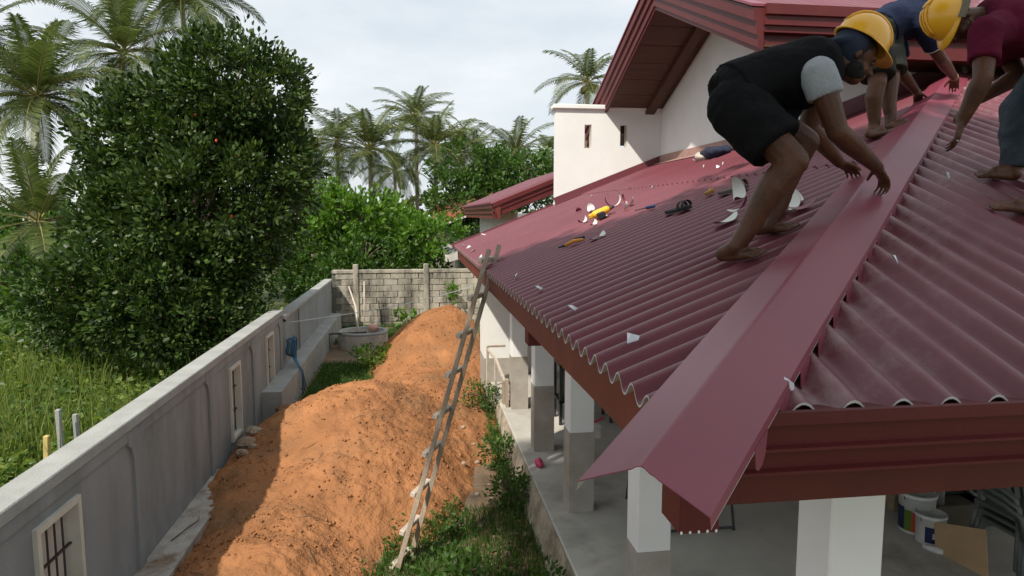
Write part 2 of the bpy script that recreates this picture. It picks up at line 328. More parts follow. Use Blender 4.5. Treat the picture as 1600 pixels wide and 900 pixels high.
# ------------------------------------------------------------------ house
house = thing('house', 'white verandah house under a maroon corrugated hipped roof with an upper gable', 'house', (2, 6, 0))
FZ = .45
m = MB(); m.box(1.215, 14, 1.2, 12.2, .39, FZ); m.build('verandah_floor', floor_m, house, bevel=.012)
pl_ = MB(); ny = 60
for j in range(ny+1):
    y = 1.25 + 10.9*j/ny
    for i in range(7):
        z = -.1 + .525*i/6; pl_.v.append((1.211 + (.05*noise.noise(Vector((y*1.5, z*4, 9))) - .12)*(1-i/6), y, z))
for j in range(ny):
    for i in range(6): a = j*7+i; pl_.f.append((a, a+1, a+8, a+7)); pl_.mi.append(0)
pl_.build('plinth', plinth_m, house, smooth=True, fix=False)
m = MB(); m.box(1.26, 14, 1.26, 12.1, -.1, .392); m.build('plinth_core', plinth_m, house)
cw = .235
cols = [(1.62, 2.40, .02), (1.455, 4.25, .55), (1.41, 6.12, .78), (1.37, 7.82, .80), (1.35, 9.62, .78)]
for x, y, st in cols:
    m = MB(); m.box(x, x+cw, y, y+cw, FZ, 3.02)
    c = m.build('column', white, house, bevel=.006)
    if st > .1:
        z1 = FZ + st; m = MB()
        m.box(x-.004, x+cw+.004, y-.004, y+cw+.004, FZ-.003, z1); m.build('bare_render', primer, c)
m = MB(); m.box(1.12, 1.55, 11.3, 12.1, -.05, 2.95); m.build('end_wall', white_st, house)
m = MB(); m.box(1.116, 1.554, 11.296, 12.1, -.05, .86); m.build('bare_render', primer, house)
m = MB(); m.box(4.31, 4.5, 7.1, 12.1, FZ-.01, 3.6); m.box(4.503, 14, 7.1, 7.28, FZ-.01, 3.8); m.box(1.553, 4.305, 11.9, 12.1, FZ-.01, 3.1); m.build('inner_wall', white, house)
m = MB(); m.box(6.05, 6.3, 5.9, 6.2, FZ-.01, 3.2); m.build('column', white, house)
# ring beam & rafters under the sheets
m = MB(); m.bar((1.60, 2.5, 2.92), (1.52, 12, 2.92), .12, .16); m.bar((1.75, 2.56, 2.92), (14, 2.56, 2.92), .12, .16); m.build('ring_beam', dark_m, house)
for y in [2.9+1.05*i for i in range(9)]:
    xe = min(XE+(y-YE), 4.3); m = MB(); m.bar((.80, y, wz(.80)-.10), (xe, y, wz(xe)-.10), .06, .10); m.build('rafter', dark_m, house)
for x in [2.3+1.05*i for i in range(10)]:
    ye = min(YE+(x-XE), 7.1); m = MB(); m.bar((x, 1.8, sz(1.8)-.10), (x, ye, sz(ye)-.10), .06, .10); m.build('rafter', dark_m, house)
# corrugated sheets
PIT = .146; AMP = .025
def corr(run, lo, hi, up0, up1, lift=0, step=12, seg=4, phase=0):
    """run 'w': waves across y, sheets rise with x; 's': waves across x, rise with y. up0/up1: functions giving the start and end of the rise."""
    n = int((hi-lo)/PIT*step); vs = []; fs = []; th = .007; mi = []
    ok = []
    for i in range(n+1):
        q = lo + (hi-lo)*i/n; a, b = up0(q), max(up0(q)+.001, up1(q)); ph = 2*pi*(q-phase)/PIT; c = cos(ph); wv = AMP*(c*(1.12-.12*c*c))
        for j in range(seg+1):
            u = a+(b-a)*j/seg
            z = (wz(u) if run == 'w' else sz(u)) + wv + lift
            for dz in (0, -th): vs.append((u, q, z+dz) if run == 'w' else (q, u, z+dz))
    W = (seg+1)*2
    for i in range(n):
        for j in range(seg):
            a = i*W+j*2; b = a+W
            fs.append((a, a+2, b+2, b) if run == 'w' else (a, b, b+2, a+2)); mi.append(0)
            fs.append((a+1, b+1, b+3, a+3) if run == 'w' else (a+1, a+3, b+3, b+1)); mi.append(1)
        a = i*W; b = a+W; fs.append((a, b, b+1, a+1)); mi.append(1)
        a = i*W+seg*2; b = a+W; fs.append((a, a+1, b+1, b)); mi.append(1)
    mb = MB(); mb.v = vs; mb.f = fs; mb.mi = mi; return mb
LAP = 2.85
hipx = lambda y: XE + (y-YE) - .03
corr('w', 1.70, 11.82, lambda y: .655, lambda y: min(hipx(y), LAP+.12), phase=2.0).build('roof_sheet', [roof_m, edge_m], house, smooth=False)
corr('w', LAP+YE-XE, 11.82, lambda y: LAP, lambda y: min(hipx(y), 4.33 if y > 7.1 else 99), lift=.012, phase=2.0).build('roof_sheet', [roof_m, maroon], house)
hipy = lambda x: YE + (x-XE) - .03
corr('s', XE+.03, 12, lambda x: 1.655, lambda x: min(hipy(x), 7.12), phase=1.02).build('roof_sheet', [roof_m, edge_m], house)
for o in C.objects:
    if o.name.startswith('roof_sheet'): o.data.polygons.foreach_set('use_smooth', [True]*len(o.data.polygons)); o.data.set_sharp_from_angle(angle=radians(60))
# fascias of the low roof
m = MB(); m.prism([(0,-.015),(0,-.09),(.012,-.10),(.012,-.225),(.05,-.235),(.06,-.015)], (.70, 1.72, ZE), (1,0,0), (0,0,1), (0,10.1,0)); m.build('fascia', browneave, house, fix=True)
prof = [(0,.012),(0,-.022),(.026,-.026),(.030,-.084),(.014,-.090),(.014,-.098),(.046,-.104),(.050,-.154),(.032,-.160),(.032,-.168),(.090,-.176),(.125,-.285),(.18,-.285),(.18,-.005),(.03,.0),(.02,.012)]
m = MB(); m.prism(prof, (.80, 1.605, ZE+.008), (0,1,0), (0,0,1), (12,0,0)); m.build('gutter_fascia', maroon, house, fix=True)
# boxed hip rafter end and a boxed beam end under the west eave
m = MB(); hb = Vector((.70, 1.70, 2.52)); dv = Vector((.7071,.7071,0)); m.box(.70, .815, 1.70, 1.84, 2.41, 2.60); m.build('hip_beam_end', maroon, house, bevel=.003)
for k in range(5):
    m = MB(); m.ell((.705+.025*k, 1.698, 2.416), (.004,.003,.005), n=6, m=4); m.build('paint_drip', white, house)
m = MB(); m.box(.72, 1.5, 4.36, 4.50, 2.42, 2.66); m.build('beam_end', maroon, house, bevel=.003)
# flashing where the roof meets the upper walls
flash_t = M('tan_flashing', (.36,.22,.19), .6, .15, 4, .1, 40)
m = MB(); m.bar((2.40, 11.77, wz(2.40)+.09), (4.31, 11.77, wz(4.31)+.09), .015, .12); m.bar((2.4, 11.72, wz(2.4)+.035), (4.28, 11.72, wz(4.28)+.035), .10, .01); m.build('flashing', roof_m, house)
m = MB(); m.box(4.285, 4.305, 7.1, 11.76, wz(4.29)+.0, wz(4.29)+.16); m.bar((4.22, 7.1, wz(4.22)+.045), (4.22, 11.76, wz(4.22)+.045), .12, .008, up=(-S,0,1)); m.build('flashing', flash_t, house)
m = MB(); m.bar((4.31, 7.085, wz(4.31)+.12), (6.1, 7.085, wz(6.1)+.12), .012, .16); m.build('flashing', roof_m, house)
# verge trim at the far edge
m = MB(); m.bar((.62, 11.84, wz(.62)+.0), (2.4, 11.84, wz(2.4)+.0), .03, .10); m.build('verge_trim', roof_m, house)
# slotted parapet box
bx0, bx1, by = 2.42, 4.308, 11.79; zb, zt = 2.9, 5.09
slots = [(2.93, 3.06, 4.43, 4.83), (3.57, 3.70, 4.45, 4.84)]
m = MB(); x = bx0
for a, b_, z0, z1 in slots:
    m.box(x, a, by, by+.15, zb, zt); m.box(a, b_, by, by+.15, zb, z0); m.box(a, b_, by, by+.15, z1, zt); x = b_
m.box(x, bx1, by, by+.15, zb, zt)
pb = m.build('parapet_box', white, house)
m = MB(); m.box(bx0-.05, bx1, by-.05, by+.2, zt, zt+.075); m.build('parapet_coping', white, pb, bevel=.01)
for a, b_, z0, z1 in slots:
    m = MB(); m.box(b_-.012, b_+.001, by+.004, by+.146, z0, z1); m.build('slot_reveal', cream, pb)
# upper gable: ridge along x
GX, RY, RZ, GS = 3.22, 9.34, 6.10, .42            # overhang plane, ridge line, soffit height at the ridge
wall_top = lambda y: RZ - GS*abs(y-RY) + .02
m = MB(); m.prism([(7.1, 3.2), (12.6, 3.2), (12.6, wall_top(12.6)), (RY, wall_top(RY)), (7.1, wall_top(7.1))], (4.31, 0, 0), (0,1,0), (0,0,1), (.18,0,0)); m.build('gable_wall', white, house, fix=True)
m = MB(); m.box(4.493, 14, 7.1, 7.28, 3.8, wall_top(7.1)); m.build('upper_wall', white, house)
YS, YN = 6.36, 13.0
for sgn, yend in ((-1, YS), (1, YN)):
    zr = lambda y: RZ - GS*abs(y-RY)
    # tongue boards of the soffit, each its own board
    nb = 9
    for k in range(nb):
        ya = RY + (yend-RY)*k/nb; yb = RY + (yend-RY)*(k+1)/nb - sgn*.012
        m = MB(); m.prism([(ya, zr(ya)+.03), (yb, zr(yb)+.03), (yb, zr(yb)+.05), (ya, zr(ya)+.05)], (GX+.06, 0, 0), (0,1,0), (0,0,1), (1.025,0,0)); m.build('soffit_board', soffit_m, house, fix=True)
    m = MB(); o0 = .0
    prof = [(0,.42),(0,.30),(.03,.29),(.03,.17),(.055,.16),(.055,.05),(.075,.04),(.075,0),(.11,0),(.11,.42)]
    a, b_ = Vector((GX, RY - sgn*.0, zr(RY))), Vector((GX, yend, zr(yend)))
    m.prism([(u, v-.03) for u, v in prof], a, (1,0,0), (0,0,1), b_-a); m.build('barge_board', maroon if sgn > 0 else maroon, house, fix=True)
    m = MB(); m.bar((4.1, RY+sgn*.05, zr(RY+sgn*.05)+.0), (4.1, yend, zr(yend)+.0), .16, .09, up=(0,0,1)); m.build('soffit_beam', soffit_m, house)
    # upper roof sheets and a pale verge flashing
    m = MB(); m.prism([(RY, zr(RY)+.43), (yend, zr(yend)+.43), (yend, zr(yend)+.405), (RY, zr(RY)+.405)], (GX-.02, 0, 0), (0,1,0), (0,0,1), (.16,0,0)); m.build('verge_flashing', capm, house, fix=True)
    n = 420; mb = MB()
    for i in range(n+1):
        x = GX+.13 + 10.5*i/n; c = cos(2*pi*x/PIT)*AMP
        for j in range(3): y = RY+(yend-sgn*.05-RY)*j/2; mb.v.append((x, y, zr(y)+.375+c))
    for i in range(n):
        for j in range(2): a = i*3+j; mb.f.append((a, a+3, a+4, a+1)); mb.mi.append(0)
    mb.build('upper_roof_sheet', roof_m, house, smooth=True)
zr = RZ - GS*(RY-YS)
prof = [(-.02,.425),(-.02,.33),(.01,.32),(.01,.255),(.0,.25),(.0,.235),(.03,.23),(.03,.185),(.0,.18),(.0,.165),(.08,.16),(.08,.11),(.05,.105),(.05,-.03),(.12,-.03),(.12,.425)]
m = MB(); m.prism(prof, (GX+.11, YS-.02, zr), (0,1,0), (0,0,1), (10,0,0)); m.build('gutter_fascia', maroon, house, fix=True)
m = MB(); m.box(GX+.12, 14, YS+.10, 7.1, zr+.0, zr+.03); m.build('eave_soffit', soffit_m, house)
m = MB(); m.box(GX+.05, 4.3, 12.35, 12.9, 4.75, 5.10); m.build('eave_soffit', soffit_m, house)
# round spotlight under the gable
sx = Vector((4.20, 10.62, 5.80)); m = MB(); m.lathe([(0,0),(.075,0),(.09,.02),(.085,.05),(.05,.06),(0,.055)], sx, 20, (-1,-.5,-.25)); sp_ = m.build('spotlight', M('spot_glass', (.5,.5,.48), .2, .1, 8, metal=.5), house, smooth=True)
# raised roof wing beyond the verge
wx0, wy0, wy1 = 1.42, 12.62, 20.5; wz0 = 3.34; ws = .40
m = MB(); m.prism([(0,.14),(0,.06),(.04,.05),(.04,-.04),(.07,-.05),(.07,-.14),(.14,-.14),(.14,.14)], (wx0, wy0, wz0), (1,0,0), (0,0,1), (0,wy1-wy0,0)); m.build('wing_fascia', browneave, house, fix=True)
m = MB(); a = Vector((wx0+.0, wy0-.02, wz0)); b_ = Vector((2.6, wy0-.02, wz0+ws*(2.6-wx0)))
m.prism([(0,.15),(0,.07),(.03,.06),(.03,-.02),(.05,-.03),(.05,-.13),(.12,-.15),(.12,.15)], a, (0,1,0), (0,0,1), b_-a); m.build('wing_barge', maroon, house, fix=True)
mb = MB(); n = 500
for i in range(n+1):
    y = wy0 + (wy1-wy0)*i/n
    for x in (wx0-.04, 3.4): mb.v.append((x, y, wz0+.17+ws*(x-wx0)+AMP*cos(2*pi*y/PIT)))
for i in range(n): a = i*2; mb.f.append((a, a+1, a+3, a+2)); mb.mi.append(0)
mb.build('wing_roof_sheet', roof_m, house, smooth=True)
m = MB(); m.box(1.9, 4.3, 12.75, 20.4, .0, 3.30); m.build('wing_wall', white_st, house)

# ------------------------------------------------------------------ vegetation
def leaf_cloud(centres, dirs, size, aspect=.5, fold=.18, rg=rng):
    """one folded leaf (two quads) per centre; dirs = leaf axis."""
    n = len(centres); d = dirs / (np.linalg.norm(dirs, axis=1, keepdims=True)+1e-9)
    a = rg.normal(size=(n,3)); side = np.cross(d, a); side /= (np.linalg.norm(side, axis=1, keepdims=True)+1e-9)
    nrm = np.cross(side, d); sz_ = size*(.7+.6*rg.random((n,1))); w = sz_*aspect*.5
    p0 = centres; pm1 = centres + d*sz_*.35; pm2 = centres + d*sz_*.72; p3 = centres + d*sz_
    L1 = pm1 + side*w + nrm*w*fold; R1 = pm1 - side*w + nrm*w*fold; L2 = pm2 + side*w*.85 + nrm*w*fold; R2 = pm2 - side*w*.85 + nrm*w*fold
    V = np.stack([p0, L1, L2, p3, R2, R1], 1).reshape(-1,3)
    b = np.arange(n)[:,None]*6
    F = np.concatenate([b+np.array([[0,1,2,3]]), b+np.array([[0,3,4,5]])], 0); return V, F
def crown_pts(lobes, n, rg, clump=26, spread=.28, shell=.62):
    C_, D_ = [], []; vol = np.array([l[3]*l[4]*l[5] for l in lobes])**.67; vol /= vol.sum()
    for l, f in zip(lobes, vol):
        k = max(3, int(n*f/clump)); u = rg.normal(size=(k,3)); u /= np.linalg.norm(u, axis=1, keepdims=True)
        r = (shell + (1.05-shell)*rg.random((k,1))**.7)*np.where(rg.random((k,1)) < .10, 1.17, 1.0); c = np.array(l[:3]) + u*r*np.array(l[3:6])
        for cc, uu in zip(c, u):
            m = int(clump*rg.uniform(.5,1.5)); q = rg.normal(size=(m,3)); q /= np.linalg.norm(q, axis=1, keepdims=True)
            C_.append(cc + q*spread*rg.random((m,1))**.5*rg.uniform(.6,1.3)); D_.append(q*.8 + uu*.7 + np.array([0,0,.25]) + rg.normal(size=(m,3))*.4)
    return np.concatenate(C_), np.concatenate(D_)
def limb(b, a, z, r0, r1, rg, n=6, wob=.12):
    a, z = Vector(a), Vector(z); L_ = (z-a).length; pts = []
    for i in range(n+1):
        t = i/n; p = a.lerp(z, t) + Vector(rg.normal(size=3))*wob*L_*.15*(0 < i < n); p.z += .08*L_*sin(pi*t); pts.append(p)
    b.tube(pts, [r0+(r1-r0)*i/n for i in range(n+1)], 7); return pts
def tree(name, label, base, lobes, nleaf, lsize, lm, seed, trunk_r=.14, cat='tree', group=None, fork=.35, aspect=.5, clump=26, spread=.28, shell=.62, bark=None):
    rg = np.random.default_rng(seed); t = thing(name, label, cat, base, group); b = MB(); bx = Vector(base)
    top = Vector(np.average([l[:3] for l in lobes], axis=0, weights=[l[3]*l[4]*l[5] for l in lobes])); fk = bx.lerp(top, fork)
    limb(b, bx - Vector((0,0,.1)), fk, trunk_r*1.25, trunk_r, rg, 5, .06)
    for l in lobes:
        c = Vector(l[:3]); pts = limb(b, fk, c, trunk_r*.6, trunk_r*.2, rg)
        for k in range(5):
            u = Vector(rg.normal(size=3)).normalized(); u.z = abs(u.z)*.6; limb(b, pts[3+k % 3], c + Vector((u.x*l[3], u.y*l[4], u.z*l[5]))*.85, trunk_r*.2, .012, rg, 4)
    b.build('trunk', bark or bark_m, t, smooth=True)
    P, D = crown_pts(lobes, nleaf, rg, clump, spread, shell); V, F = leaf_cloud(P, D, lsize, aspect, rg=rg)
    o = np_mesh('crown', V, F, lm, t); o['kind'] = 'stuff'; return t
def palm(label, base, h, R_, seed, nf=22, nl=44, lean=(0,0), lm=None, nuts=True, group='coconut palms', trunk=.13, droop=1.5, dead=3):
    d_far = nl < 40; rg = np.random.default_rng(seed); t = thing('coconut_palm', label, 'palm tree', base, group); bx = Vector(base); b = MB(); pts = []
    for i in range(13): u = i/12; pts.append(bx + Vector((lean[0]*u*u, lean[1]*u*u, h*u - .1*(i == 0))))
    b.tube(pts, [trunk*(1.5 if i == 0 else 1.05-.035*i) for i in range(13)], 10); b.build('trunk', trunk_m, t, smooth=True); c = pts[-1]
    Vs, Fs, n0 = [], [], 0; rib = MB(); deadV = []
    for k in range(nf):
        f = k/nf; azi = k*2.39996 + rg.uniform(-.25,.25); el = radians(82 - 118*f**.85 + rg.uniform(-8,8)); Lf = R_*rg.uniform(.85,1.12)*(1 if f > .1 else .75)
        dr = droop*rg.uniform(.7,1.2)*(.55+.5*f); p = Vector(c); line = []; ns = 14
        for i in range(ns+1):
            line.append(Vector(p)); e_ = el - dr*(i/ns)**1.4; p = p + Vector((cos(azi)*cos(e_), sin(azi)*cos(e_), sin(e_)))*(Lf/ns)
        rib.tube(line, [max(.006, .028*(1-i/ns)*R_/2.5) for i in range(ns+1)], 4, close=False)
        side = Vector((-sin(azi), cos(azi), 0)); us = np.linspace(.12, .995, nl)
        for sg in (-1,1):
            for u in us:
                q = u*ns; i = min(int(q), ns-1); pp = line[i].lerp(line[i+1], q-i); fwd = (line[i+1]-line[i]).normalized(); up_ = side.cross(fwd); up_ = up_ if up_.z > 0 else -up_
                ll = Lf*.27*(sin(pi*(.12+.80*u))**.7)*rg.uniform(.8,1.1); hang = rg.uniform(.35,.9)
                d = (side*sg*.9 + fwd*(.45+.5*u) + up_*.18).normalized(); d2 = (d - Vector((0,0,hang))).normalized(); w = fwd*((.022 if d_far else .014)*R_/2.2)
                m1 = pp + d*ll*.5; m2 = m1 + d2*ll*.5
                Vs += [pp-w*.6, pp+w*.6, m1+w, m1-w, m2]; Fs.append((n0, n0+1, n0+2, n0+3)); Fs.append((n0+3, n0+2, n0+4, n0+4)); n0 += 5
    V = np.array([tuple(v) for v in Vs]); F = np.array(Fs); F[:,3] = np.where(F[:,2] == F[:,3], F[:,3], F[:,3])
    me = bpy.data.meshes.new('fronds'); off = Vector(base); me.from_pydata([Vector(v)-off for v in Vs], [], [f if f[2] != f[3] else f[:3] for f in Fs]); me.materials.append(lm or palm_l); o = link('fronds', me, t); o['kind'] = 'stuff'
    rib.build('frond_ribs', rib_m, t, smooth=True)
    if nuts:
        for k in range(6):
            a = rg.uniform(0, 6.28); m = MB(); q = c + Vector((cos(a)*.22, sin(a)*.22, -.22-.12*rg.random())); m.ell(q, (.10,.10,.13), n=8, m=6); m.build('coconut', nut_m, t, smooth=True)
    return t
jack = leafmat('dark_glossy_leaf', (.011,.030,.006), (.070,.120,.022), .48, .20, .38)
bright = leafmat('bright_leaf', (.045,.11,.012), (.13,.24,.03), .5, .35)
midg = leafmat('mid_leaf', (.025,.065,.010), (.08,.15,.025), .5, .3)
weedl = leafmat('weed_leaf', (.07,.13,.02), (.22,.29,.06), .6, .45)
grassl = leafmat('grass_blade', (.07,.12,.016), (.23,.27,.07), .6, .45)
lawnl = leafmat('lawn_blade', (.025,.075,.010), (.08,.16,.025), .6, .35)
palm_l = leafmat('palm_leaflet', (.035,.060,.014), (.13,.16,.045), .42, .25, .5)
palm_far = leafmat('palm_leaflet_far', (.035,.060,.016), (.13,.155,.045), .5, .28)
rib_m = M('frond_rib', (.22,.20,.06), .7, .25, 6); nut_m = M('coconut_husk', (.22,.15,.05), .7, .4, 5)
flower_m = M('red_fruit', (.55,.08,.03), .5, .1, 8)
# big dark glossy tree beside the boundary wall
G1 = (-3.9, 12.6, 0)
lob = []
for px, py, d, r_, rz in ((368,155,12.6,1.28,1.25), (405,270,12.5,1.0,1.2), (300,205,12.6,1.2,1.05), (212,225,12.7,.98,.95), (320,335,12.3,1.55,1.25), (205,345,12.4,1.05,1.0), (250,450,12.0,1.5,1.0), (400,425,12.3,1.05,1.0), (130,470,11.8,.9,.75), (330,500,11.8,1.2,.6), (350,195,12.9,.9,.9), (235,280,12.9,.9,.9)):
    c = at(px, py, d); lob.append((min(c.x, -2.75-1.0*r_) if py > 380 else c.x, c.y, c.z, r_, r_*.95, rz))
tr = tree('broadleaf_tree', 'big dense tree with dark glossy leaves standing behind the cement boundary wall', G1, lob, 95000, .105, jack, 3, .2, spread=.25, shell=.50, clump=60)
for px, py, d in ((338,220,11.6), (369,241,11.5), (362,338,11.4), (220,470,11.3), (305,180,11.7)):
    m = MB(); m.ell(at(px, py, d), (.022,.022,.03), n=8, m=6); m.build('orange_fruit', flower_m, tr, smooth=True)
# palms on the left
def palm_at(label, px, py, d, R_, seed, **k):
    c = at(px, py, d); ln = k.get('lean', (0,0)); return palm(label, (c.x-ln[0], c.y-ln[1], 0), c.z, R_, seed, **k)
palm_at('leafy coconut palm with drooping fronds beyond the weeds, left of the big dark tree', 58, 150, 17.5, 2.6, 11, nf=30, nl=66, lean=(.4,0), group=None)
palm_at('tall coconut palm with yellowing lower fronds rising behind the big dark tree', 192, 82, 22, 2.9, 12, nf=24, nl=62, group=None, lean=(.5,0))
palm_at('tallest coconut palm, heavy with nuts, its crown reaching above the big dark tree', 282, -12, 25, 3.6, 13, nf=26, nl=66, group=None, lean=(-.3,0))
palm_at('low young coconut palm with long arching fronds at the edge of the weeds', 60, 345, 14.5, 2.3, 14, nf=16, nl=66, nuts=False, group=None, droop=1.0)
palm_at('coconut palm whose frond tips hang beside the leafy drooping palm', -50, 60, 19, 2.8, 15, nf=22, nl=60, group=None)
# palms in the distance behind the block wall
far = [(527,222,42,2.6), (578,232,33,3.3), (650,182,44,2.9), (680,228,34,2.9), (716,238,38,2.6), (742,238,48,2.4), (806,240,40,2.8), (857,238,50,2.2), (484,250,40,3.0), (470,300,30,2.4), (617,268,42,2.4), (770,262,52,2.2)]
flab = {0: 'slim distant palm with a bare trunk above the bright rounded tree', 1: 'fullest distant palm with the widest drooping crown above the bright tree', 2: 'tallest of the distant palms, topping the row beyond the block wall', 3: 'distant palm with a long bare trunk beside the tallest one', 6: 'distant palm rising from behind the deep green round tree', 7: 'small far palm beside the slotted white parapet', 8: 'distant palm half hidden by the edge of the big dark tree'}
for i, (px, py, d, R_) in enumerate(far):
    palm_at(flab.get(i, 'lesser coconut palm in the distant row beyond the mildewed block wall'), px, py, d, R_, 30+i, nf=26, nl=34, lm=palm_far, nuts=i < 5, group=None if i in flab else 'distant coconut palms', trunk=.15)
palm_at('coconut palm crown showing above the slotted white parapet', 918, 128, 27, 2.2, 60, nf=20, nl=34, group=None)
# bright trees behind the block wall
def btree(name, label, px, py, d, w, h, n, ls, lm, seed, group=None, depth=.8):
    c = at(px, py, d); rg = np.random.default_rng(seed); lobes = []
    for k in range(7):
        lobes.append((c.x + rg.uniform(-.5,.5)*w, c.y + rg.uniform(-.4,.4)*w*depth, c.z + rg.uniform(-.55,.25)*h, w*rg.uniform(.32,.45), w*.38, h*rg.uniform(.30,.42)))
    lobes.append((c.x, c.y, c.z-h*.2, w*.5, w*.4, h*.5))
    return tree(name, label, (c.x, c.y, 0), lobes, n, ls, lm, seed, .1, group=group)
btree('leafy_tree', 'bright green rounded tree just beyond the block wall, beside the big dark tree', 560, 345, 23.5, 3.4, 2.6, 9000, .17, bright, 71)
btree('leafy_tree', 'spreading light green tree beyond the block wall, in front of the distant palms', 612, 372, 23.5, 2.8, 2.2, 8000, .17, bright, 72)
btree('leafy_tree', 'dark green tree tucked between the big dark tree and the block wall', 505, 400, 22.5, 2.2, 2.6, 5500, .15, midg, 73)
btree('leafy_tree', 'deep green round tree rising behind the maroon roof wing', 795, 282, 33, 4.6, 3.2, 9000, .2, midg, 74)
btree('leafy_tree', 'deep green tree between the distant palms and the roof wing', 740, 315, 31, 3.0, 3.0, 6000, .2, midg, 75)
btree('leafy_tree', 'low green tree with branches overhanging the block wall posts', 585, 405, 21.6, 2.2, 1.4, 5000, .14, midg, 76)
# bushes in the field
def bush(label, px, py, d, w, h, n, ls, lm, seed, name='bush', group=None):
    c = at(px, py, d); rg = np.random.default_rng(seed); b = (c.x, c.y, 0)
    lobes = [(c.x+rg.uniform(-.4,.4)*w, c.y+rg.uniform(-.3,.3)*w, c.z-h*.4+rg.uniform(-.15,.15)*h, w*rg.uniform(.35,.5), w*.4, h*rg.uniform(.4,.55)) for k in range(4)] + [(c.x, c.y, max(.25, c.z-h), w*.5, w*.4, h*.5)]
    return tree(name, label, b, lobes, n, ls, lm, seed, .05, cat='bush', group=group)
bush('rank green bush with small leaves at the edge of the weedy field', 60, 400, 14, 2.2, 1.6, 5500, .11, midg, 81)
bush('bush with broad bright leaves under the low arching palm', 70, 372, 17, 2.6, 1.2, 3500, .2, bright, 82)
bush('olive green bush growing against the foot of the big dark tree', 130, 430, 12.5, 1.7, 1.6, 5000, .10, midg, 83)
bush('dull green bush far across the field below the drooping palm', 20, 330, 30, 6, 4, 6000, .25, midg, 84)
bush('broad dull green bush far across the field behind the big dark tree', 150, 330, 36, 8, 4.5, 6000, .3, midg, 85)
for k, (px, py, d, w, h) in enumerate([(-60,335,60,16,7),(120,330,66,16,7),(380,325,62,18,7),(560,325,66,18,7),(720,325,66,18,7),(880,325,70,18,7)]):
    bush('distant grey green wood along the horizon', px, py, d, w, h, 6000, .55, palm_far, 90+k, name='distant_wood', group='woods along the horizon')
# weeds and tall grass outside the wall
def blades(n, area, hgt, w, lean, lm, name, label, rg, hfun=None, keep=None, cat='grass'):
    x = rg.uniform(area[0], area[1], n); y = rg.uniform(area[2], area[3], n)
    if keep is not None: k = np.array([keep(a, b_) for a, b_ in zip(x, y)]); x, y = x[k], y[k]
    n = len(x); z = np.array([hfun(a, b_) for a, b_ in zip(x, y)]) if hfun else np.zeros(n); h = hgt*(.45+.75*rg.random(n)); a = rg.uniform(0, 6.283, n); t = rg.uniform(0, 6.283, n); ln = lean*h*rg.random(n)
    b0 = np.stack([x, y, z-.01], 1); wv = np.stack([np.cos(a)*w, np.sin(a)*w, 0*a], 1); lv = np.stack([np.cos(t)*ln, np.sin(t)*ln, 0*a], 1)
    m1 = b0 + lv*.35 + np.stack([0*h, 0*h, h*.6], 1); m2 = b0 + lv + np.stack([0*h, 0*h, h], 1)
    V = np.stack([b0-wv, b0+wv, m1+wv*.8, m1-wv*.8, m2], 1).reshape(-1,3); b = np.arange(n)[:,None]*5
    F = np.concatenate([b+np.array([[0,1,2]]), b+np.array([[0,2,3]]), b+np.array([[3,2,4]])], 0)
    o = np_mesh(name, V, F, lm); return tag(o, label, cat, kind='stuff')
rg = np.random.default_rng(5)
clump = lambda sx, th: (lambda x, y: noise.noise(Vector((x*sx, y*sx, 3.3))) > th)
blades(40000, (-13,-2.7,2.5,22), .62, .009, .6, grassl, 'tall_grass', 'tall tangled grass filling the field outside the cement wall', rg, keep=clump(.5,-.25))
blades(9000, (-10,-2.75,5,15), 1.05, .010, .5, grassl, 'tall_grass', 'taller grass clumps standing out of the weedy field', rg, keep=clump(.7,.12))
def weeds(n, area, hgt, ls, lm, name, label, rg, hfun=None, keep=None, per=9, aspect=.55):
    P, D = [], []
    for i in range(n):
        x, y = rg.uniform(area[0], area[1]), rg.uniform(area[2], area[3])
        if keep and not keep(x, y): continue
        z = hfun(x, y) if hfun else 0; h = hgt*rg.uniform(.4,1.15); lx, ly = rg.normal(size=2)*.12
        for k in range(per):
            u = (k+.5)/per; a = rg.uniform(0, 6.283); P.append((x+lx*u+cos(a)*.04, y+ly*u+sin(a)*.04, z+h*u)); D.append((cos(a), sin(a), rg.uniform(-.1,.7)))
    V, F = leaf_cloud(np.array(P), np.array(D), ls, aspect, rg=rg); o = np_mesh(name, V, F, lm); return tag(o, label, 'weeds', kind='stuff')
weeds(6500, (-12,-2.95,2.5,20), .62, .11, weedl, 'leafy_weeds', 'leafy green weeds crowding the field outside the cement wall', rg, keep=clump(.45,-.35), per=11)
weeds(1500, (-8,-2.95,4,13), .85, .075, midg, 'leafy_weeds', 'darker small leaved weeds among the field grass', rg, keep=clump(.8,.05), per=14)
# yard grass and weeds
def yk(x, y):
    n_ = noise.noise(Vector((x*1.4, y*1.4, 8)))
    near = x > (-1.15+.12*(y-3) if y < 5.2 else -.85+.48*min(y-5.2, 1.9))+.2*n_ and y < 7.2 and x < 1.16 and (n_ > -.22 or y > 5.5) and not (x > .75 and 3.2 < y < 5.4 and n_ < .35)
    farp = -2.0 < x < -.25+.3*n_ and 11.4 < y < 14.9 and sand_h(x, y) < .16
    strip = x > .95+.12*n_ and 7 <= y < 11 and n_ > -.25
    back = 17.2 < y < 19.8 and n_ > .0
    lefts = False
    return (near or farp or strip or back or lefts) and (sand_h(x, y) < .12 or strip)
blades(110000, (-2.2,1.18,2.4,19.8), .12, .004, .8, lawnl, 'yard_grass', 'short grass growing beside the verandah plinth and round the well', rg, hfun=ground_at, keep=yk)
weeds(5200, (-2.2,1.18,2.4,19.8), .13, .045, lawnl, 'yard_weeds', 'low creeping weeds among the yard grass', rg, hfun=ground_at, keep=lambda x, y: yk(x, y) and noise.noise(Vector((x*2.1, y*2.1, 1))) > -.05, per=7)
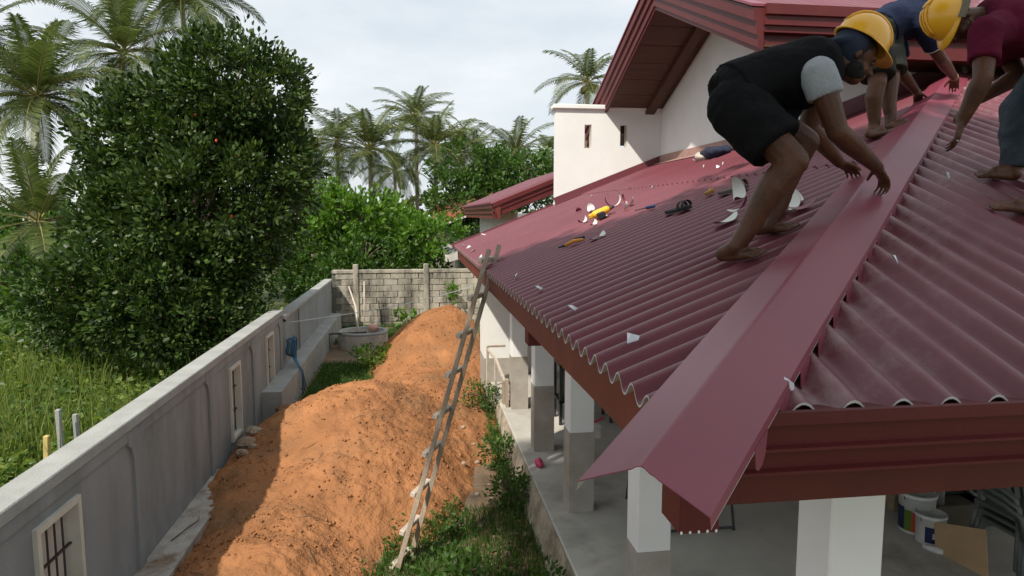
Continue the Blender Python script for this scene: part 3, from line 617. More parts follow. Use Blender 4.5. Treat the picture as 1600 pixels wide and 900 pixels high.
def plant(label, x, y, h, r, n, ls, lm, seed, group=None, z=None):
    z = ground_at(x, y) if z is None else z
    return tree('leafy_plant', label, (x, y, z), [(x, y, z+h*.55, r, r, h*.45), (x+r*.5, y-r*.3, z+h*.4, r*.7, r*.7, h*.35)], n, ls, lm, seed, .012, cat='plant', group=group, clump=10, spread=.09)
p = at(722,780,5.6); plant('leafy green plant in the grass between ladder and plinth', .28, 5.35, .38, .34, 420, .07, lawnl, 101)
plant('trailing weed hanging against the rough plinth near the bare column foot', 1.02, 5.15, .40, .16, 450, .04, lawnl, 102)
plant('sprawling weed on the plinth edge beside the bare rendered columns', .98, 7.2, .42, .22, 700, .045, lawnl, 103)
plant('upright weed rising against the plinth where sand meets the house', 1.0, 8.4, .45, .2, 500, .05, lawnl, 104)
plant('weed patch at the plinth corner by the end wall', .95, 10.3, .40, .3, 700, .045, lawnl, 105)
plant('bright weed growing at the front fringe of the round well', -.85, 14.0, .34, .45, 900, .07, bright, 106)
plant('weed sprouting from the block wall above the far sand heap', 1.0, 19.7, .5, .16, 120, .11, bright, 107, z=.75)
plant('leafy weed growing at the base of the block wall behind the well', -.35, 19.3, .6, .28, 200, .12, bright, 108)
plant('small leafy weed at the lower edge of the near sand', -.75, 4.25, .22, .2, 260, .06, lawnl, 109)
# unseen tree added behind the viewpoint, crown shaped to shade near roof and verandah
tree('broadleaf_tree', 'unseen tall broad tree added to shade the near roof corner and verandah', (-3.4,-1.2,0), [(-1.4,.3,8.0,2.6,2.6,1.7), (.1,.9,8.1,1.8,1.9,1.5), (-1.2,-1.2,8.2,2.2,2.0,1.5), (-2.6,1.7,8.4,1.3,1.3,1.2)], 22000, .24, midg, 120, .22, spread=.4, shell=.2, fork=.6)

# ------------------------------------------------------------------ ridge caps being fitted on the hip
Q = Vector((.7071,-.7071,0)); HD = Vector((1,1,S)).normalized()
def hip(t, h=0, p=0): return Vector((XE+t, YE+t, ZE+S*t+h)) + Q*p
def crease(t, h=.075): return hip(t, h, .03-.022*(t+.2))
CW, CD = .158, .072
def ridge_cap(t0, t1, lift, label):
    a, b_ = crease(t0, .075+lift), crease(t1, .075+lift); o = thing('ridge_cap', label, 'ridge cap', a, 'maroon ridge caps on the hip'); m = MB(); th = .0025; n = 24
    def sec(s_, th_):  # profile: left lip, left wing, rounded crease, right wing, right lip
        pr = [(-CW-.004, -CD-.022), (-CW, -CD), (-CW*.55, -CD*.55), (-.022, -.012), (-.010, -.004), (0, -.001), (.010, -.004), (.022, -.012), (.036, -.0165), (.044, -.0215), (CW*.55, -CD*.55), (CW, -CD), (CW+.003, -CD-.024)]
        return [Vector((0,0,0)) + Q*x + Vector((0,0,z-th_)) for x, z in pr]
    k = 13
    for i in range(n+1):
        u = i/n; p = a.lerp(b_, u); wob = .004*sin(u*9+t0*3)
        for th_ in (0, th):
            for j, v in enumerate(sec(u, th_)): m.v.append(p + v + Vector((0,0,wob*(abs(j-5)/6))))
    for i in range(n):
        for j in range(k-1):
            A = i*2*k+j; B = A+2*k; m.f.append((A, A+1, B+1, B)); m.mi.append(0); m.f.append((A+k, B+k, B+k+1, A+k+1)); m.mi.append(1)
    for i in (0, n):
        for j in range(k-1): A = i*2*k+j; m.f.append((A, A+k, A+k+1, A+1)); m.mi.append(0)
    m.build('cap_sheet', [capm, capunder], o, smooth=True).data.set_sharp_from_angle(angle=radians(35))
    # tabs of the right hem, cut to drop into the corrugation valleys
    t = math.ceil((t0+.12)/PIT)*PIT
    while t < t1-.05:
        e_ = crease(t, .075+lift) + Q*(CW+.003) + Vector((0,0,-CD-.018)); d = HD*.05; mm = MB()
        pts = [e_-d, e_+d, e_+d*.75+Vector((0,0,-.055)), e_+d*.3+Vector((0,0,-.072)), e_-d*.3+Vector((0,0,-.072)), e_-d*.75+Vector((0,0,-.055))]
        mm.add(pts + [p_+Q*.002 for p_ in pts], [(0,1,2,3,4,5), (11,10,9,8,7,6)] + [(i, 6+i, 6+(i+1) % 6, (i+1) % 6) for i in range(6)]); mm.build('hem_tab', capm, o); t += PIT*1.0
    return o
ridge_cap(-.235, 2.02, .004, 'lower maroon metal ridge cap with its folded end jutting past the roof corner')
ridge_cap(1.94, 5.15, 0, 'upper maroon metal ridge cap running up to the upper wall')
# ------------------------------------------------------------------ ladder
ld = thing('ladder', 'weathered wooden ladder with stick rungs leaning on the west eave', 'ladder', (-.3, 6.3, 0))
Lt = at(764, 390, 6.55); Lb = at(594, 985, 6.15)
ldir = (Lt-Lb).normalized(); sep = Vector((.125,.28,.0))
for s_ in (0, 1):
    m = MB(); o_ = sep*s_; m.bar(Lb+o_, Lt+o_+ldir*(.03*s_), .072, .046, up=(1,0,.3))
    m.build('rail', wood_m, ld, bevel=.004)
for py in (410,472,533,597,662,721,783,841,892,945):
    u = (py-390)/(985-390); c = Lt.lerp(Lb, u); out = Vector((-.042,-.0,.010)); m = MB()
    m.bar(c+out-sep*.02-Vector((.012,0,0)), c+out+sep*1.12, .050, .050, up=ldir); m.build('rung', wood_l, ld, bevel=.006)
# ------------------------------------------------------------------ well, poles, line, hose, small yard things
wc = Vector((-1.32, 16.9, 0)); conc = M('pale_concrete', (.50,.47,.42), .9, .2, 4, .3, 40, col2=(.28,.25,.21), c2amt=(.5,.75))
wl = thing('well', 'low round concrete well ring standing in front of the block wall', 'well', wc)
m = MB(); m.lathe([(.60,-.1),(.60,.42)], wc, 36); m.lathe([(.50,.42),(.50,.1),(0,.1)], wc, 36); m.build('ring', conc, wl, smooth=True)
m = MB(); m.lathe([(.50,.42),(.505,.455),(.605,.455),(.612,.42),(.60,.40)], wc, 36); m.build('rim', coping_m, wl, smooth=True)
m = MB(); m.tube([(-2.08,16.55,0),(-2.08,16.55,.44),(-1.2,16.5,.47)], .022, 8); m.build('pipe', steel, wl)
m = MB(); pb_ = wc+Vector((.22,.38,.45)); m.ell(pb_, (.13,.13,.10), n=14, m=8); tag(m.build('bowl', M('pink_plastic', (.55,.30,.25), .5, .1, 5), None, smooth=True), 'upturned pinkish plastic bowl on the well rim', 'bowl')
m = MB(); m.tube([at(561,533,17.0), at(556,480,17.6), at(545,448,18.4)], [.028,.026,.022], 8); tag(m.build('bamboo_pole', wood_l, None, smooth=True), 'bare pole leaning out of the well toward the block wall', 'pole')
m = MB(); a = at(569,520,19.0); m.tube([Vector((a.x,19.2,0)), at(569,440,19.2)], [.022,.018], 8); tag(m.build('wooden_post', wood_l, None, smooth=True), 'thin upright stick standing before the block wall behind the well', 'post')
m = MB(); A_, B_ = Vector((WX+.03,12.9,1.30)), at(740,447,19.2); pts = []
for i in range(21): u = i/20; p_ = A_.lerp(B_, u); p_.z -= .10*sin(pi*u); pts.append(p_)
m.tube(pts, .008, 5); tag(m.build('washing_line', M('blue_cord', (.45,.55,.58), .6), None), 'thin pale line strung from the boundary wall across the yard', 'line')
hose_m = M('blue_hose', (.035,.13,.22), .35, .15, 10, spec=.5)
hs = thing('garden_hose', 'coiled blue hose hung on the boundary wall above the raised footing', 'hose', (WX+.12, 12.6, .56)); m = MB()
for k in range(7):
    r_ = .125+.012*k*random.uniform(.7,1.2); cx = WX+.05+.025*k; c_ = Vector((cx, 12.62+random.uniform(-.02,.02), .90-random.uniform(0,.03)))
    m.tube([c_+Vector((.012*sin(t_*3), r_*.62*cos(t_), r_*1.15*sin(t_))) for t_ in [2*pi*i/24 for i in range(25)]], .011, 6, close=False)
m.build('coil', hose_m, hs, smooth=True)
for k in range(3):
    m = MB(); m.tube([(WX+.17+.02*k,12.45+.03*k,.74),(WX+.26,12.35+.05*k,.62),(WX+.345,12.3+.05*k,.50),(WX+.36+.02*k,12.25+.06*k,.10+.05*k)], .011, 6); m.build('loose_end', hose_m, hs, smooth=True)
# three stakes in the field
for px, py, d, h, lab, mt in ((62,690,7.0,.95,'leaning yellowish wooden stake in the weedy field', M('yellow_wood',(.55,.42,.16),.8,.2,6)), (91,648,7.6,.9,'upright grey concrete stake standing among the weeds', coping_m), (118,655,7.8,.8,'short grey stake almost hidden among the weeds', coping_m)):
    c = at(px, py, d); m = MB(); m.bar((c.x+.02,c.y,-.05), (c.x+(.07 if 'lean' in lab else 0),c.y,c.z+.06), .055, .05); tag(m.build('stake', mt, None, bevel=.006), lab, 'stake')
# stones, rubble and a broken slab
stone_m = M('dusty_stone', (.34,.27,.20), .95, .3, 8, .6, 40, col2=(.20,.12,.07))
def rock(x, y, r, lab, name='stone', group=None, mt=None, flat=.6, z=None):
    b = MB(); b.ell((0,0,0), (r, r*random.uniform(.7,1), r*flat), n=9, m=6); z = ground_at(x, y) if z is None else z; s_ = random.random()*99
    b.v = [tuple(Vector(v)*(1+.35*noise.noise(Vector(v)/r*1.3+Vector((s_,s_,s_)))) + Vector((x,y,z+r*flat*.45))) for v in b.v]; return tag(b.build(name, mt or stone_m, None), lab, 'stone', group)
for x, y, r in ((-2.16,8.75,.13),(-2.1,9.0,.09),(-2.2,9.25,.10),(-2.15,8.5,.08),(-2.05,8.62,.06)): rock(x, y, r, 'rough stone wedged between the sand and the boundary wall', group='stones along the boundary wall')
rock(-2.0, 10.55, .17, 'brown rounded boulder at the end of the raised footing', name='boulder', mt=M('brown_boulder',(.22,.12,.07),.95,.3,5,.5,30)); rock(-1.62, 11.1, .10, 'small brown boulder in front of the raised footing', name='boulder', mt=M('brown_boulder_small',(.20,.11,.06),.95,.3,5,.5,30))
random.seed(31)
for k in range(46):
    x, y = random.uniform(.45,1.1), random.uniform(3.1,5.6); rock(x, y, random.choice((.018,.025,.03,.045,.06)), 'small broken stone scattered on the bare soil by the plinth', group='rubble by the plinth')
for k in range(26):
    x, y = random.uniform(.55,1.1), random.uniform(5.6,9.5); rock(x, y, random.uniform(.02,.05), 'small stone lying in the weeds along the plinth', group='stones in the weeds')
m = MB(); c = Vector((.62,3.95,ground_at(.62,3.95)+.05)); m.bar(c+Vector((-.07,-.1,0)), c+Vector((.05,.12,.02)), .17, .05); tag(m.build('slab', coping_m, None, bevel=.006), 'broken piece of cement slab on the bare soil by the plinth', 'slab')
for k in range(16):
    x, y = random.uniform(-2.1,.8), random.uniform(4.2,9.8); z = ground_at(x, y)+.006; a = random.uniform(0,6.28); l_ = random.uniform(.04,.16); m = MB(); mid = Vector((x,y,z+.012))
    d = Vector((cos(a),sin(a),0)); e1, e2 = mid-d*l_, mid+d*l_+Vector((-d.y,d.x,0))*l_*.4; e1.z = ground_at(e1.x,e1.y)+.006; e2.z = ground_at(e2.x,e2.y)+.006
    m.tube([e1, mid, e2], [.002,.004,.002], 5); tag(m.build('twig', bark_m, None), 'thin dry twig lying on the sand', 'twig', 'twigs on the sand')
for x, y in ((-2.2,6.6),):
    m = MB(); z = .285; m.tube([(x-.08,y-.2,z),(x,y,z+.02),(x+.06,y+.14,z+.03),(x+.02,y+.3,z)], [.006,.008,.006,.003], 5); tag(m.build('branch', bark_m, None), 'dark fallen branch lying on the low wall footing', 'branch', 'branches on the footing')

# ------------------------------------------------------------------ litter and tools on the roof
def litter(name, label, cat, p, group=None): return thing(name, label, cat, p, group)
UW = Vector((-S,0,1)).normalized(); AX = Vector((1,0,S)).normalized(); AY = Vector((0,1,0))
def onw(px, py, off=.03): return west(px, py, off)
offw = M('offcut_back', (.62,.62,.58), .5, .08, 5)
def curl(p, r, w, a0, a1, yaw, group, label, tilt=.0):
    o = thing('sheet_offcut', label, 'offcut', p, group); m = MB(); n = 14; d = Vector((cos(yaw), sin(yaw), 0)); ax = (AX*d.x + AY*d.y).normalized(); bx_ = UW.cross(ax)
    for i in range(n+1):
        t = a0+(a1-a0)*i/n; ww = w*(1-.75*abs(2*i/n-1)**2)
        c = p + ax*(r*sin(t)) + UW*(r*(1-cos(t))+.004)
        for e_ in (-.5,.5):
            for q_ in (0,.0025): m.v.append(c + bx_*(e_*ww) + (UW*cos(t) - ax*sin(t))*q_)
    for i in range(n):
        A = i*4; B = A+4; m.f += [(A,A+2,B+2,B), (A+1,B+1,B+3,A+3)]; m.mi += [1,0]
    m.build('strip', [offw, capm] if random.random() < .6 else [capm, offw], o, smooth=True); return o
random.seed(4)
gl = 'metal offcuts strewn on the west slope'
for px, py, r, w, a0, a1, yw in ((912,348,.05,.07,-1.6,1.8,.3),(924,330,.06,.09,-.5,2.2,1.2),(948,338,.07,.08,-.8,1.6,2.5),(928,352,.04,.07,-1.8,1.0,3.6),(905,330,.05,.08,-.4,1.6,4.4),(962,322,.09,.05,-2.9,2.6,.1),(985,320,.08,.05,-1.5,2.2,1.9),(976,328,.06,.05,-.4,1.9,5.2),(928,374,.10,.06,-.5,.5,.6),(940,370,.10,.06,-.4,.8,.9)):
    curl(onw(px, py), r, w, a0, a1, yw, gl, 'curled strip of cut roofing metal strewn round the yellow drill and ring')
gl2 = 'metal offcuts by the bent worker in black'
for px, py, r, w, a0, a1, yw in ((1136,347,.16,.10,-.6,.6,.3),(1155,312,.09,.09,-.8,2.4,.9),(1150,330,.10,.06,-1.3,.6,2.2),(1228,330,.12,.13,-.9,1.2,.4),(1245,318,.10,.12,-.4,1.8,1.4),(1256,325,.12,.09,-.7,.7,2.7),(1222,312,.08,.08,-1.9,1.6,3.8),(1212,340,.10,.09,-.5,1.4,5.0),(1235,300,.06,.06,-2.2,2.2,.8)):
    curl(onw(px, py), r, w, a0, a1, yw, gl2, 'larger curled metal offcut lying beside the feet of the bent worker in black')
yel = M('yellow_plastic', (.75,.42,.02), .45, .06, 8, spec=.5); black = M('black_rubber', (.018,.018,.018), .7, .2, 10); redp = M('red_handle', (.35,.03,.03), .5)
c = onw(940,336,.05); dr = thing('power_drill', 'yellow power drill lying among curled offcuts on the corrugated roof', 'drill', c); m = MB()
m.cap(c-AX*.06+UW*.03, c+AX*.07+UW*.035, .04, .036); m.build('motor_body', yel, dr, smooth=True); m = MB(); m.bar(c-AX*.04+UW*.03, c-AX*.05-AY*.15+UW*.015, .045, .05, up=UW); m.build('grip', yel, dr, bevel=.01)
m = MB(); m.bar(c-AX*.05-AY*.15+UW*.015, c-AX*.05-AY*.21+UW*.015, .08, .07, up=UW); m.build('battery', black, dr, bevel=.01); m = MB(); m.cone(c+AX*.10+UW*.035, c+AX*.15+UW*.035, .022, .012); m.build('chuck', steel, dr, smooth=True)
m = MB(); m.bar(c-AX*.1+AY*.06+UW*.02, c+AX*.06+AY*.12+UW*.02, .09, .05, up=UW); m.build('tool_case', yel, dr, bevel=.012)
c = onw(1010,328,.03); sd = thing('screwdriver', 'screwdriver with dark blue grip beside the sandal', 'screwdriver', c); d = (AX*.35-AY).normalized(); m = MB(); m.cap(c+d*.02+UW*.02, c+d*.12+UW*.02, .016, .014); m.build('grip', M('blue_grip',(.02,.04,.12),.4), sd, smooth=True); m = MB(); m.tube([c-d*.16+UW*.015, c+d*.02+UW*.02], .005, 6); m.build('shaft', steel, sd)
c = onw(1110,304,.03); hm = thing('hammer', 'small claw hammer with orange wooden handle on the roof', 'hammer', c); m = MB(); d = (AX*.5+AY).normalized(); m.tube([c+UW*.02, c+d*.14+UW*.025], .010, 8); m.build('handle', M('orange_wood',(.5,.22,.05),.6), hm); m = MB(); m.bar(c-AX*.04+UW*.02, c+AX*.04+UW*.025, .03, .03, up=UW); m.build('head', M('brass_head',(.4,.25,.06),.4,metal=.5), hm, bevel=.005)
c = onw(884,386,.03); ps = thing('pliers', 'pliers with black and orange handles lying low on the slope', 'pliers', c)
for k, (mt, dd) in enumerate(((black, (AX*.9-AY*.1)), (M('orange_grip',(.6,.24,.04),.5), (AX*.7-AY*.6)))): m = MB(); d = dd.normalized(); m.tube([c+UW*.015, c+d*.09+UW*.03, c+d*.18+UW*.02], [.014,.016,.012], 8); m.build('handle', mt, ps, smooth=True)
m = MB(); m.cap(c+UW*.015, c-AX*.05+AY*.04+UW*.015, .014, .008); m.build('jaw', steel, ps, smooth=True)
def sandal(px, py, yaw, label, tone):
    c = onw(px, py, .035); o = thing('sandal', label, 'sandal', c); d = (AX*cos(yaw)+AY*sin(yaw)).normalized(); w_ = UW.cross(d); mt = M('sandal_'+str(px), tone, .8, .2, 12, .3, 80); pts = []
    for i in range(20):
        t = 2*pi*i/20; pts.append((.135*cos(t), (.046+.010*cos(t))*sin(t)))
    m = MB(); m.prism(pts, c, d, w_, UW*.025); m.build('sole', mt, o, fix=True)
    m = MB()
    for e_ in (-.01,.035):
        for i in range(11): t = pi*i/10; q_ = c + d*(.045+e_) + w_*(.052*cos(t)) + UW*(.02+.05*sin(t)); m.v += [q_, q_+d*.03, q_+UW*.004, q_+d*.03+UW*.004]
    for s_ in range(2):
        for i in range(10): A = s_*44+i*4; B = A+4; m.f += [(A,A+1,B+1,B), (A+2,B+2,B+3,A+3), (A,B,B+2,A+2), (A+1,A+3,B+3,B+1)]; m.mi += [0]*4
    m.build('strap', mt, o, smooth=True); return o
sandal(1060,330,-1.1,'black sandal lying on the corrugations beside the screwdriver',(.03,.03,.03)); sandal(1146,299,-1.0,'faded grey brown sandal lying behind the offcuts near the hammer',(.10,.085,.075))
c = onw(1116,246,.03); cl = MB(); cl.ell(c+Vector((0,0,.06)), (.12,.30,.09), n=18, m=12); cl.v = [tuple(Vector(v)*1 + Vector((1,1,1))*0 + (Vector(v)-c)*.5*noise.noise(Vector(v)*9)) for v in cl.v]
tag(cl.build('cloth_bundle', M('dark_blue_cloth',(.02,.025,.05),.9,.4,9,.6,30), None, smooth=True), 'crumpled dark cloth bundle at the foot of the gable wall', 'cloth')
c2 = onw(1098,250,.03); cl = MB(); cl.ell(c2+Vector((0,0,.04)), (.08,.16,.06), n=14, m=10); cl.v = [tuple(Vector(v) + (Vector(v)-c2)*.6*noise.noise(Vector(v)*11)) for v in cl.v]
tag(cl.build('cloth_bundle', M('pale_cloth',(.45,.40,.35),.9,.3,9), None, smooth=True), 'pale crumpled rag next to the dark cloth bundle by the gable wall', 'cloth')
tin = M('bright_tin', (.62,.64,.66), .35, .08, 8, metal=.3)
random.seed(12)
def scrap(c, up_, label, s_=1, group='bright tin scraps on the roof sheets'):
    m = MB(); a = random.uniform(0,6.28); d = Vector((cos(a), sin(a), 0)); d = (d-up_*d.dot(up_)).normalized(); w_ = up_.cross(d); k = .045*s_
    m.add([c-d*k+up_*.012, c+d*k*.9+w_*k*.5+up_*.006, c+d*k*.4-w_*k*.6+up_*.035, c+up_*.03, c-d*k*.6+w_*k*.5+up_*.004], [(0,2,3),(3,2,1),(0,3,4),(3,1,4)]); m.add([Vector(v)-up_*.003 for v in m.v[:5]], [(2,0,3),(2,3,1),(3,0,4),(1,3,4)])
    return tag(m.build('tin_scrap', tin), label, 'scrap', group)
US = Vector((0,-S,1)).normalized()
for px, py, s_ in ((990,533,.6),(897,485,.65),(844,453,.65),(808,434,.6)): scrap(west(px,py,.03), UW, 'folded tin scrap stuck on the west slope just above the eave', s_)
for px, py, s_ in ((740,394,1.0),(733,387,1),(752,403,1),(724,385,1)): scrap(west(px,py,.03), UW, 'folded tin scrap at the far low end of the west slope', s_)
for px, py, lab in ((1396,410,'folded tin scrap on the corrugations between the ridge cap and the bare foot'),(1480,278,'folded tin scrap near the hanging hand of the maroon shirted worker'),(1230,608,'folded tin scrap tucked beside the cap hem above the front gutter')): scrap(south(px,py,.03), US, lab, .5, None)
for px, py in ((1085,252),(1100,262),(1122,262),(1130,258),(985,296),(1020,295),(950,305),(925,308),(1053,247)): scrap(west(px,py,.035), UW, 'tiny pale chip lying on the upper west slope below the flashing', .5, 'pale chips below the flashing')
for t in (.35,.9): pass

# ------------------------------------------------------------------ people
def remesh(mb, name, voxel, smooth=4, cloth=0, seed=0):
    me = mb.mesh(name); ob = bpy.data.objects.new('tmp', me); C.objects.link(ob)
    r = ob.modifiers.new('r', 'REMESH'); r.mode = 'VOXEL'; r.voxel_size = voxel
    s_ = ob.modifiers.new('s', 'SMOOTH'); s_.iterations = smooth; s_.factor = .5
    bpy.context.view_layer.update(); dg = bpy.context.evaluated_depsgraph_get(); out = bpy.data.meshes.new_from_object(ob.evaluated_get(dg)); out.name = name
    bpy.data.objects.remove(ob); bpy.data.meshes.remove(me)
    if cloth:
        n = len(out.vertices); co = [v.co.copy() for v in out.vertices]; no = [v.normal.copy() for v in out.vertices]
        for i, v in enumerate(out.vertices):
            p = co[i]; f = noise.noise(Vector((p.x*9+p.z*5+seed, p.y*7, p.z*13-p.x*4))); g_ = 1-abs(noise.noise(Vector((p.x*16+seed, p.y*14+p.z*9, p.z*11))))*2
            v.co = p + no[i]*(cloth*(f*.9+g_*.35))
    out.polygons.foreach_set('use_smooth', [True]*len(out.polygons)); return out
def put(me, name, mat, parent):
    off = parent_loc(parent); me.transform(Matrix.Translation(-off)); me.materials.append(mat); return link(name, me, parent)
def rot(v, ax, a): return Matrix.Rotation(a, 3, ax) @ v
def hand(mb, w, d, n, side, curl=1.0, spread=.0):
    d = d.normalized(); n = (n - d*n.dot(d)).normalized(); lat = d.cross(n).normalized()*side
    mb.loft([(w-d*.015, lat, n, .027, .021), (w+d*.03, lat, n, .037, .017), (w+d*.075, lat, n, .041, .015), (w+d*.095, lat, n, .037, .013)], 14)
    for k, (o, l_, r_) in enumerate(((-.030,.058,.0080),(-.010,.070,.0088),(.0105,.075,.0090),(.031,.066,.0088))):
        p = w + d*.088 + lat*o; a = .35*curl; v = (d + lat*(o*3*spread)).normalized()
        for s_, f in enumerate((.42,.33,.25)):
            v2 = rot(v, lat*side, a*side*-1) if False else (v*cos(a) + n*sin(a)).normalized(); nn = (n*cos(a) - v*sin(a)); q = p + v2*l_*f*1.15
            mb.cap(p, q, r_*(1-.1*s_), r_*(.92-.12*s_), 8, 3); p = q; v, n_ = v2, nn; a = (.45 if s_ == 0 else .35)*curl
            if s_ == 0: save = n
            n = nn
        n = save
    p = w + d*.022 + lat*.030; v = (d*.7 + lat*.65 + n*.25).normalized(); q = p + v*.042; mb.cap(p, q, .0135, .0105, 8, 3); v = (v + d*.25 + n*.35*curl).normalized(); mb.cap(q, q+v*.034, .0105, .0085, 8, 3)
def foot(mb, ankle, heel, toe, up):
    f = (toe-heel); L_ = f.length; f.normalize(); lat = f.cross(up).normalized()
    mb.cap(ankle, heel+f*.035+up*.035, .038, .036); mb.cap(heel+f*.03+up*.028, heel+f*.10+up*.026, .031, .032)
    mb.cap(ankle+up*-.0, heel+f*(L_*.55)+up*.040, .040, .028)
    for e_, r_ in ((-.022,.021),(0,.023),(.022,.022)): mb.cap(heel+f*.07+lat*e_*.7+up*.022, heel+f*(L_-.055)+lat*e_*1.15+up*.020, r_, r_*.85)
    for k in range(5): e_ = -.034+.017*k; mb.cap(heel+f*(L_-.055)+lat*e_+up*.014, heel+f*(L_-.014-.006*abs(k-1.5)*1.0)+lat*e_*1.08+up*.011, .0095 if k not in (0,) else .0125, .0082 if k else .011, 8, 3)
def head(mb, base, up_, fw_, k=1.0):           # base = centre of the skull at brow level
    lat = fw_.cross(up_).normalized(); A = (fw_, lat, up_)
    mb.ell(base+up_*.02, (.098*k,.077*k,.095*k), A); mb.ell(base+fw_*.030-up_*.045, (.068*k,.060*k,.078*k), A); mb.ell(base+fw_*.055-up_*.095, (.038*k,.036*k,.026*k), A)
    mb.cap(base+fw_*.090+up_*.0, base+fw_*.112-up_*.035, .011, .016); 
    for s_ in (-1,1):
        mb.ell(base+lat*s_*.074-up_*.015-fw_*.005, (.020,.010,.032), A, 8, 6); mb.ell(base+fw_*.062+lat*s_*.036-up_*.045, (.028,.022,.026), A, 8, 6); mb.cap(base+fw_*.098+up_*.012, base+fw_*.085+lat*s_*.045+up_*.014, .010, .009, 8, 3); mb.ell(base+fw_*.112+lat*s_*.009-up_*.038, (.009,.010,.008), A, 8, 6)
    mb.cap(base+fw_*.094-lat*.020-up_*.066, base+fw_*.094+lat*.020-up_*.066, .0075, .0075, 8, 3); mb.cap(base+fw_*.090-lat*.018-up_*.079, base+fw_*.090+lat*.018-up_*.079, .0085, .0085, 8, 3)
skin_m = M('dark_brown_skin', (.082,.033,.016), .48, .30, 10, .18, 90, spec=.30, col2=(.115,.050,.027), c2amt=(.5,.8))
sole_m = M('lighter_sole_skin', (.26,.12,.075), .6, .15, 14)
helmet_m = M('yellow_helmet', (.80,.40,.012), .32, .04, 5, spec=.5, coat=.3)
hair_m = M('black_hair', (.012,.010,.010), .8, .3, 30, .5, 120); eye_m = M('eye', (.10,.085,.075), .3, .05, 5)
def helmet(parent, base, up_, fw_, s_=1.0):
    """base = centre of the brim plane"""
    lat = fw_.cross(up_).normalized(); m = MB(); n = 32; rows = 9
    for i in range(rows+1):
        t = pi/2*i/rows
        for k in range(n): q = 2*pi*k/n; rr = 1+.015*cos(4*q); m.v.append(base + fw_*(.140*s_*cos(t)*cos(q)*rr) + lat*(.112*s_*cos(t)*sin(q)*rr) + up_*(.150*s_*sin(t)**.92))
    for i in range(rows):
        for k in range(n): k2 = (k+1) % n; m.f.append((i*n+k, i*n+k2, (i+1)*n+k2, (i+1)*n+k)); m.mi.append(0)
    b0 = len(m.v)
    for z, g_ in ((0,0),(-.004,1),(-.010,1),(-.008,0)):
        for k in range(n): q = 2*pi*k/n; e_ = (.012 + .040*max(0, cos(q))**2)*g_; m.v.append(base + fw_*((.139*s_+e_)*cos(q)) + lat*((.111*s_+e_*.6)*sin(q)) + up_*(z - .018*max(0,cos(q))*g_))
    for i in range(3):
        for k in range(n): k2 = (k+1) % n; m.f.append((b0+i*n+k, b0+(i+1)*n+k, b0+(i+1)*n+k2, b0+i*n+k2)); m.mi.append(0)
    h = m.build('helmet', helmet_m, parent, smooth=True)
    for e_ in (-.026,0,.026):
        r = MB(); r.tube([base + fw_*(.142*s_*cos(t)) + lat*e_*(.4+.6*sin(t)) + up_*(.152*s_*max(0,sin(t))**.92) for t in [.35+2.44*i/12 for i in range(13)]], .006, 6); r.build('helmet_rib', helmet_m, h, smooth=True)
    return h
def strap(parent, pts, r=.004, mt=None): m = MB(); m.tube(pts, .003, 6); return m.build('chin_strap', mt or black, parent)
def torso_secs(J, g=0):
    lat = (J['shR']-J['shL']); lat = lat.normalized(); latp = (J['hipR']-J['hipL']).normalized(); sp_ = [J['pelvis'], J['waist'], J['chest'], J['neck']]; secs = []
    data = [(J['pelvis']+(J['pelvis']-J['waist']).normalized()*.06, latp, .135, .10), (J['pelvis'], latp, .168, .128), (J['pelvis'].lerp(J['waist'],.55), (latp+lat*.3).normalized(), .155, .118), (J['waist'], (latp+lat).normalized(), .148, .112), (J['waist'].lerp(J['chest'],.5), (latp*.4+lat).normalized(), .163, .120), (J['chest'], lat, .178, .128), (J['chest'].lerp(J['neck'],.5), lat, .172, .112), (J['chest'].lerp(J['neck'],.85), lat, .125, .085), (J['neck'], lat, .068, .064)]
    for i, (c, u, a, b_) in enumerate(data):
        d = (data[min(i+1,len(data)-1)][0] - data[max(i-1,0)][0]).normalized(); u = (u - d*u.dot(d)).normalized(); v = d.cross(u); secs.append((c, u, v, a+g, b_+g))
    return secs
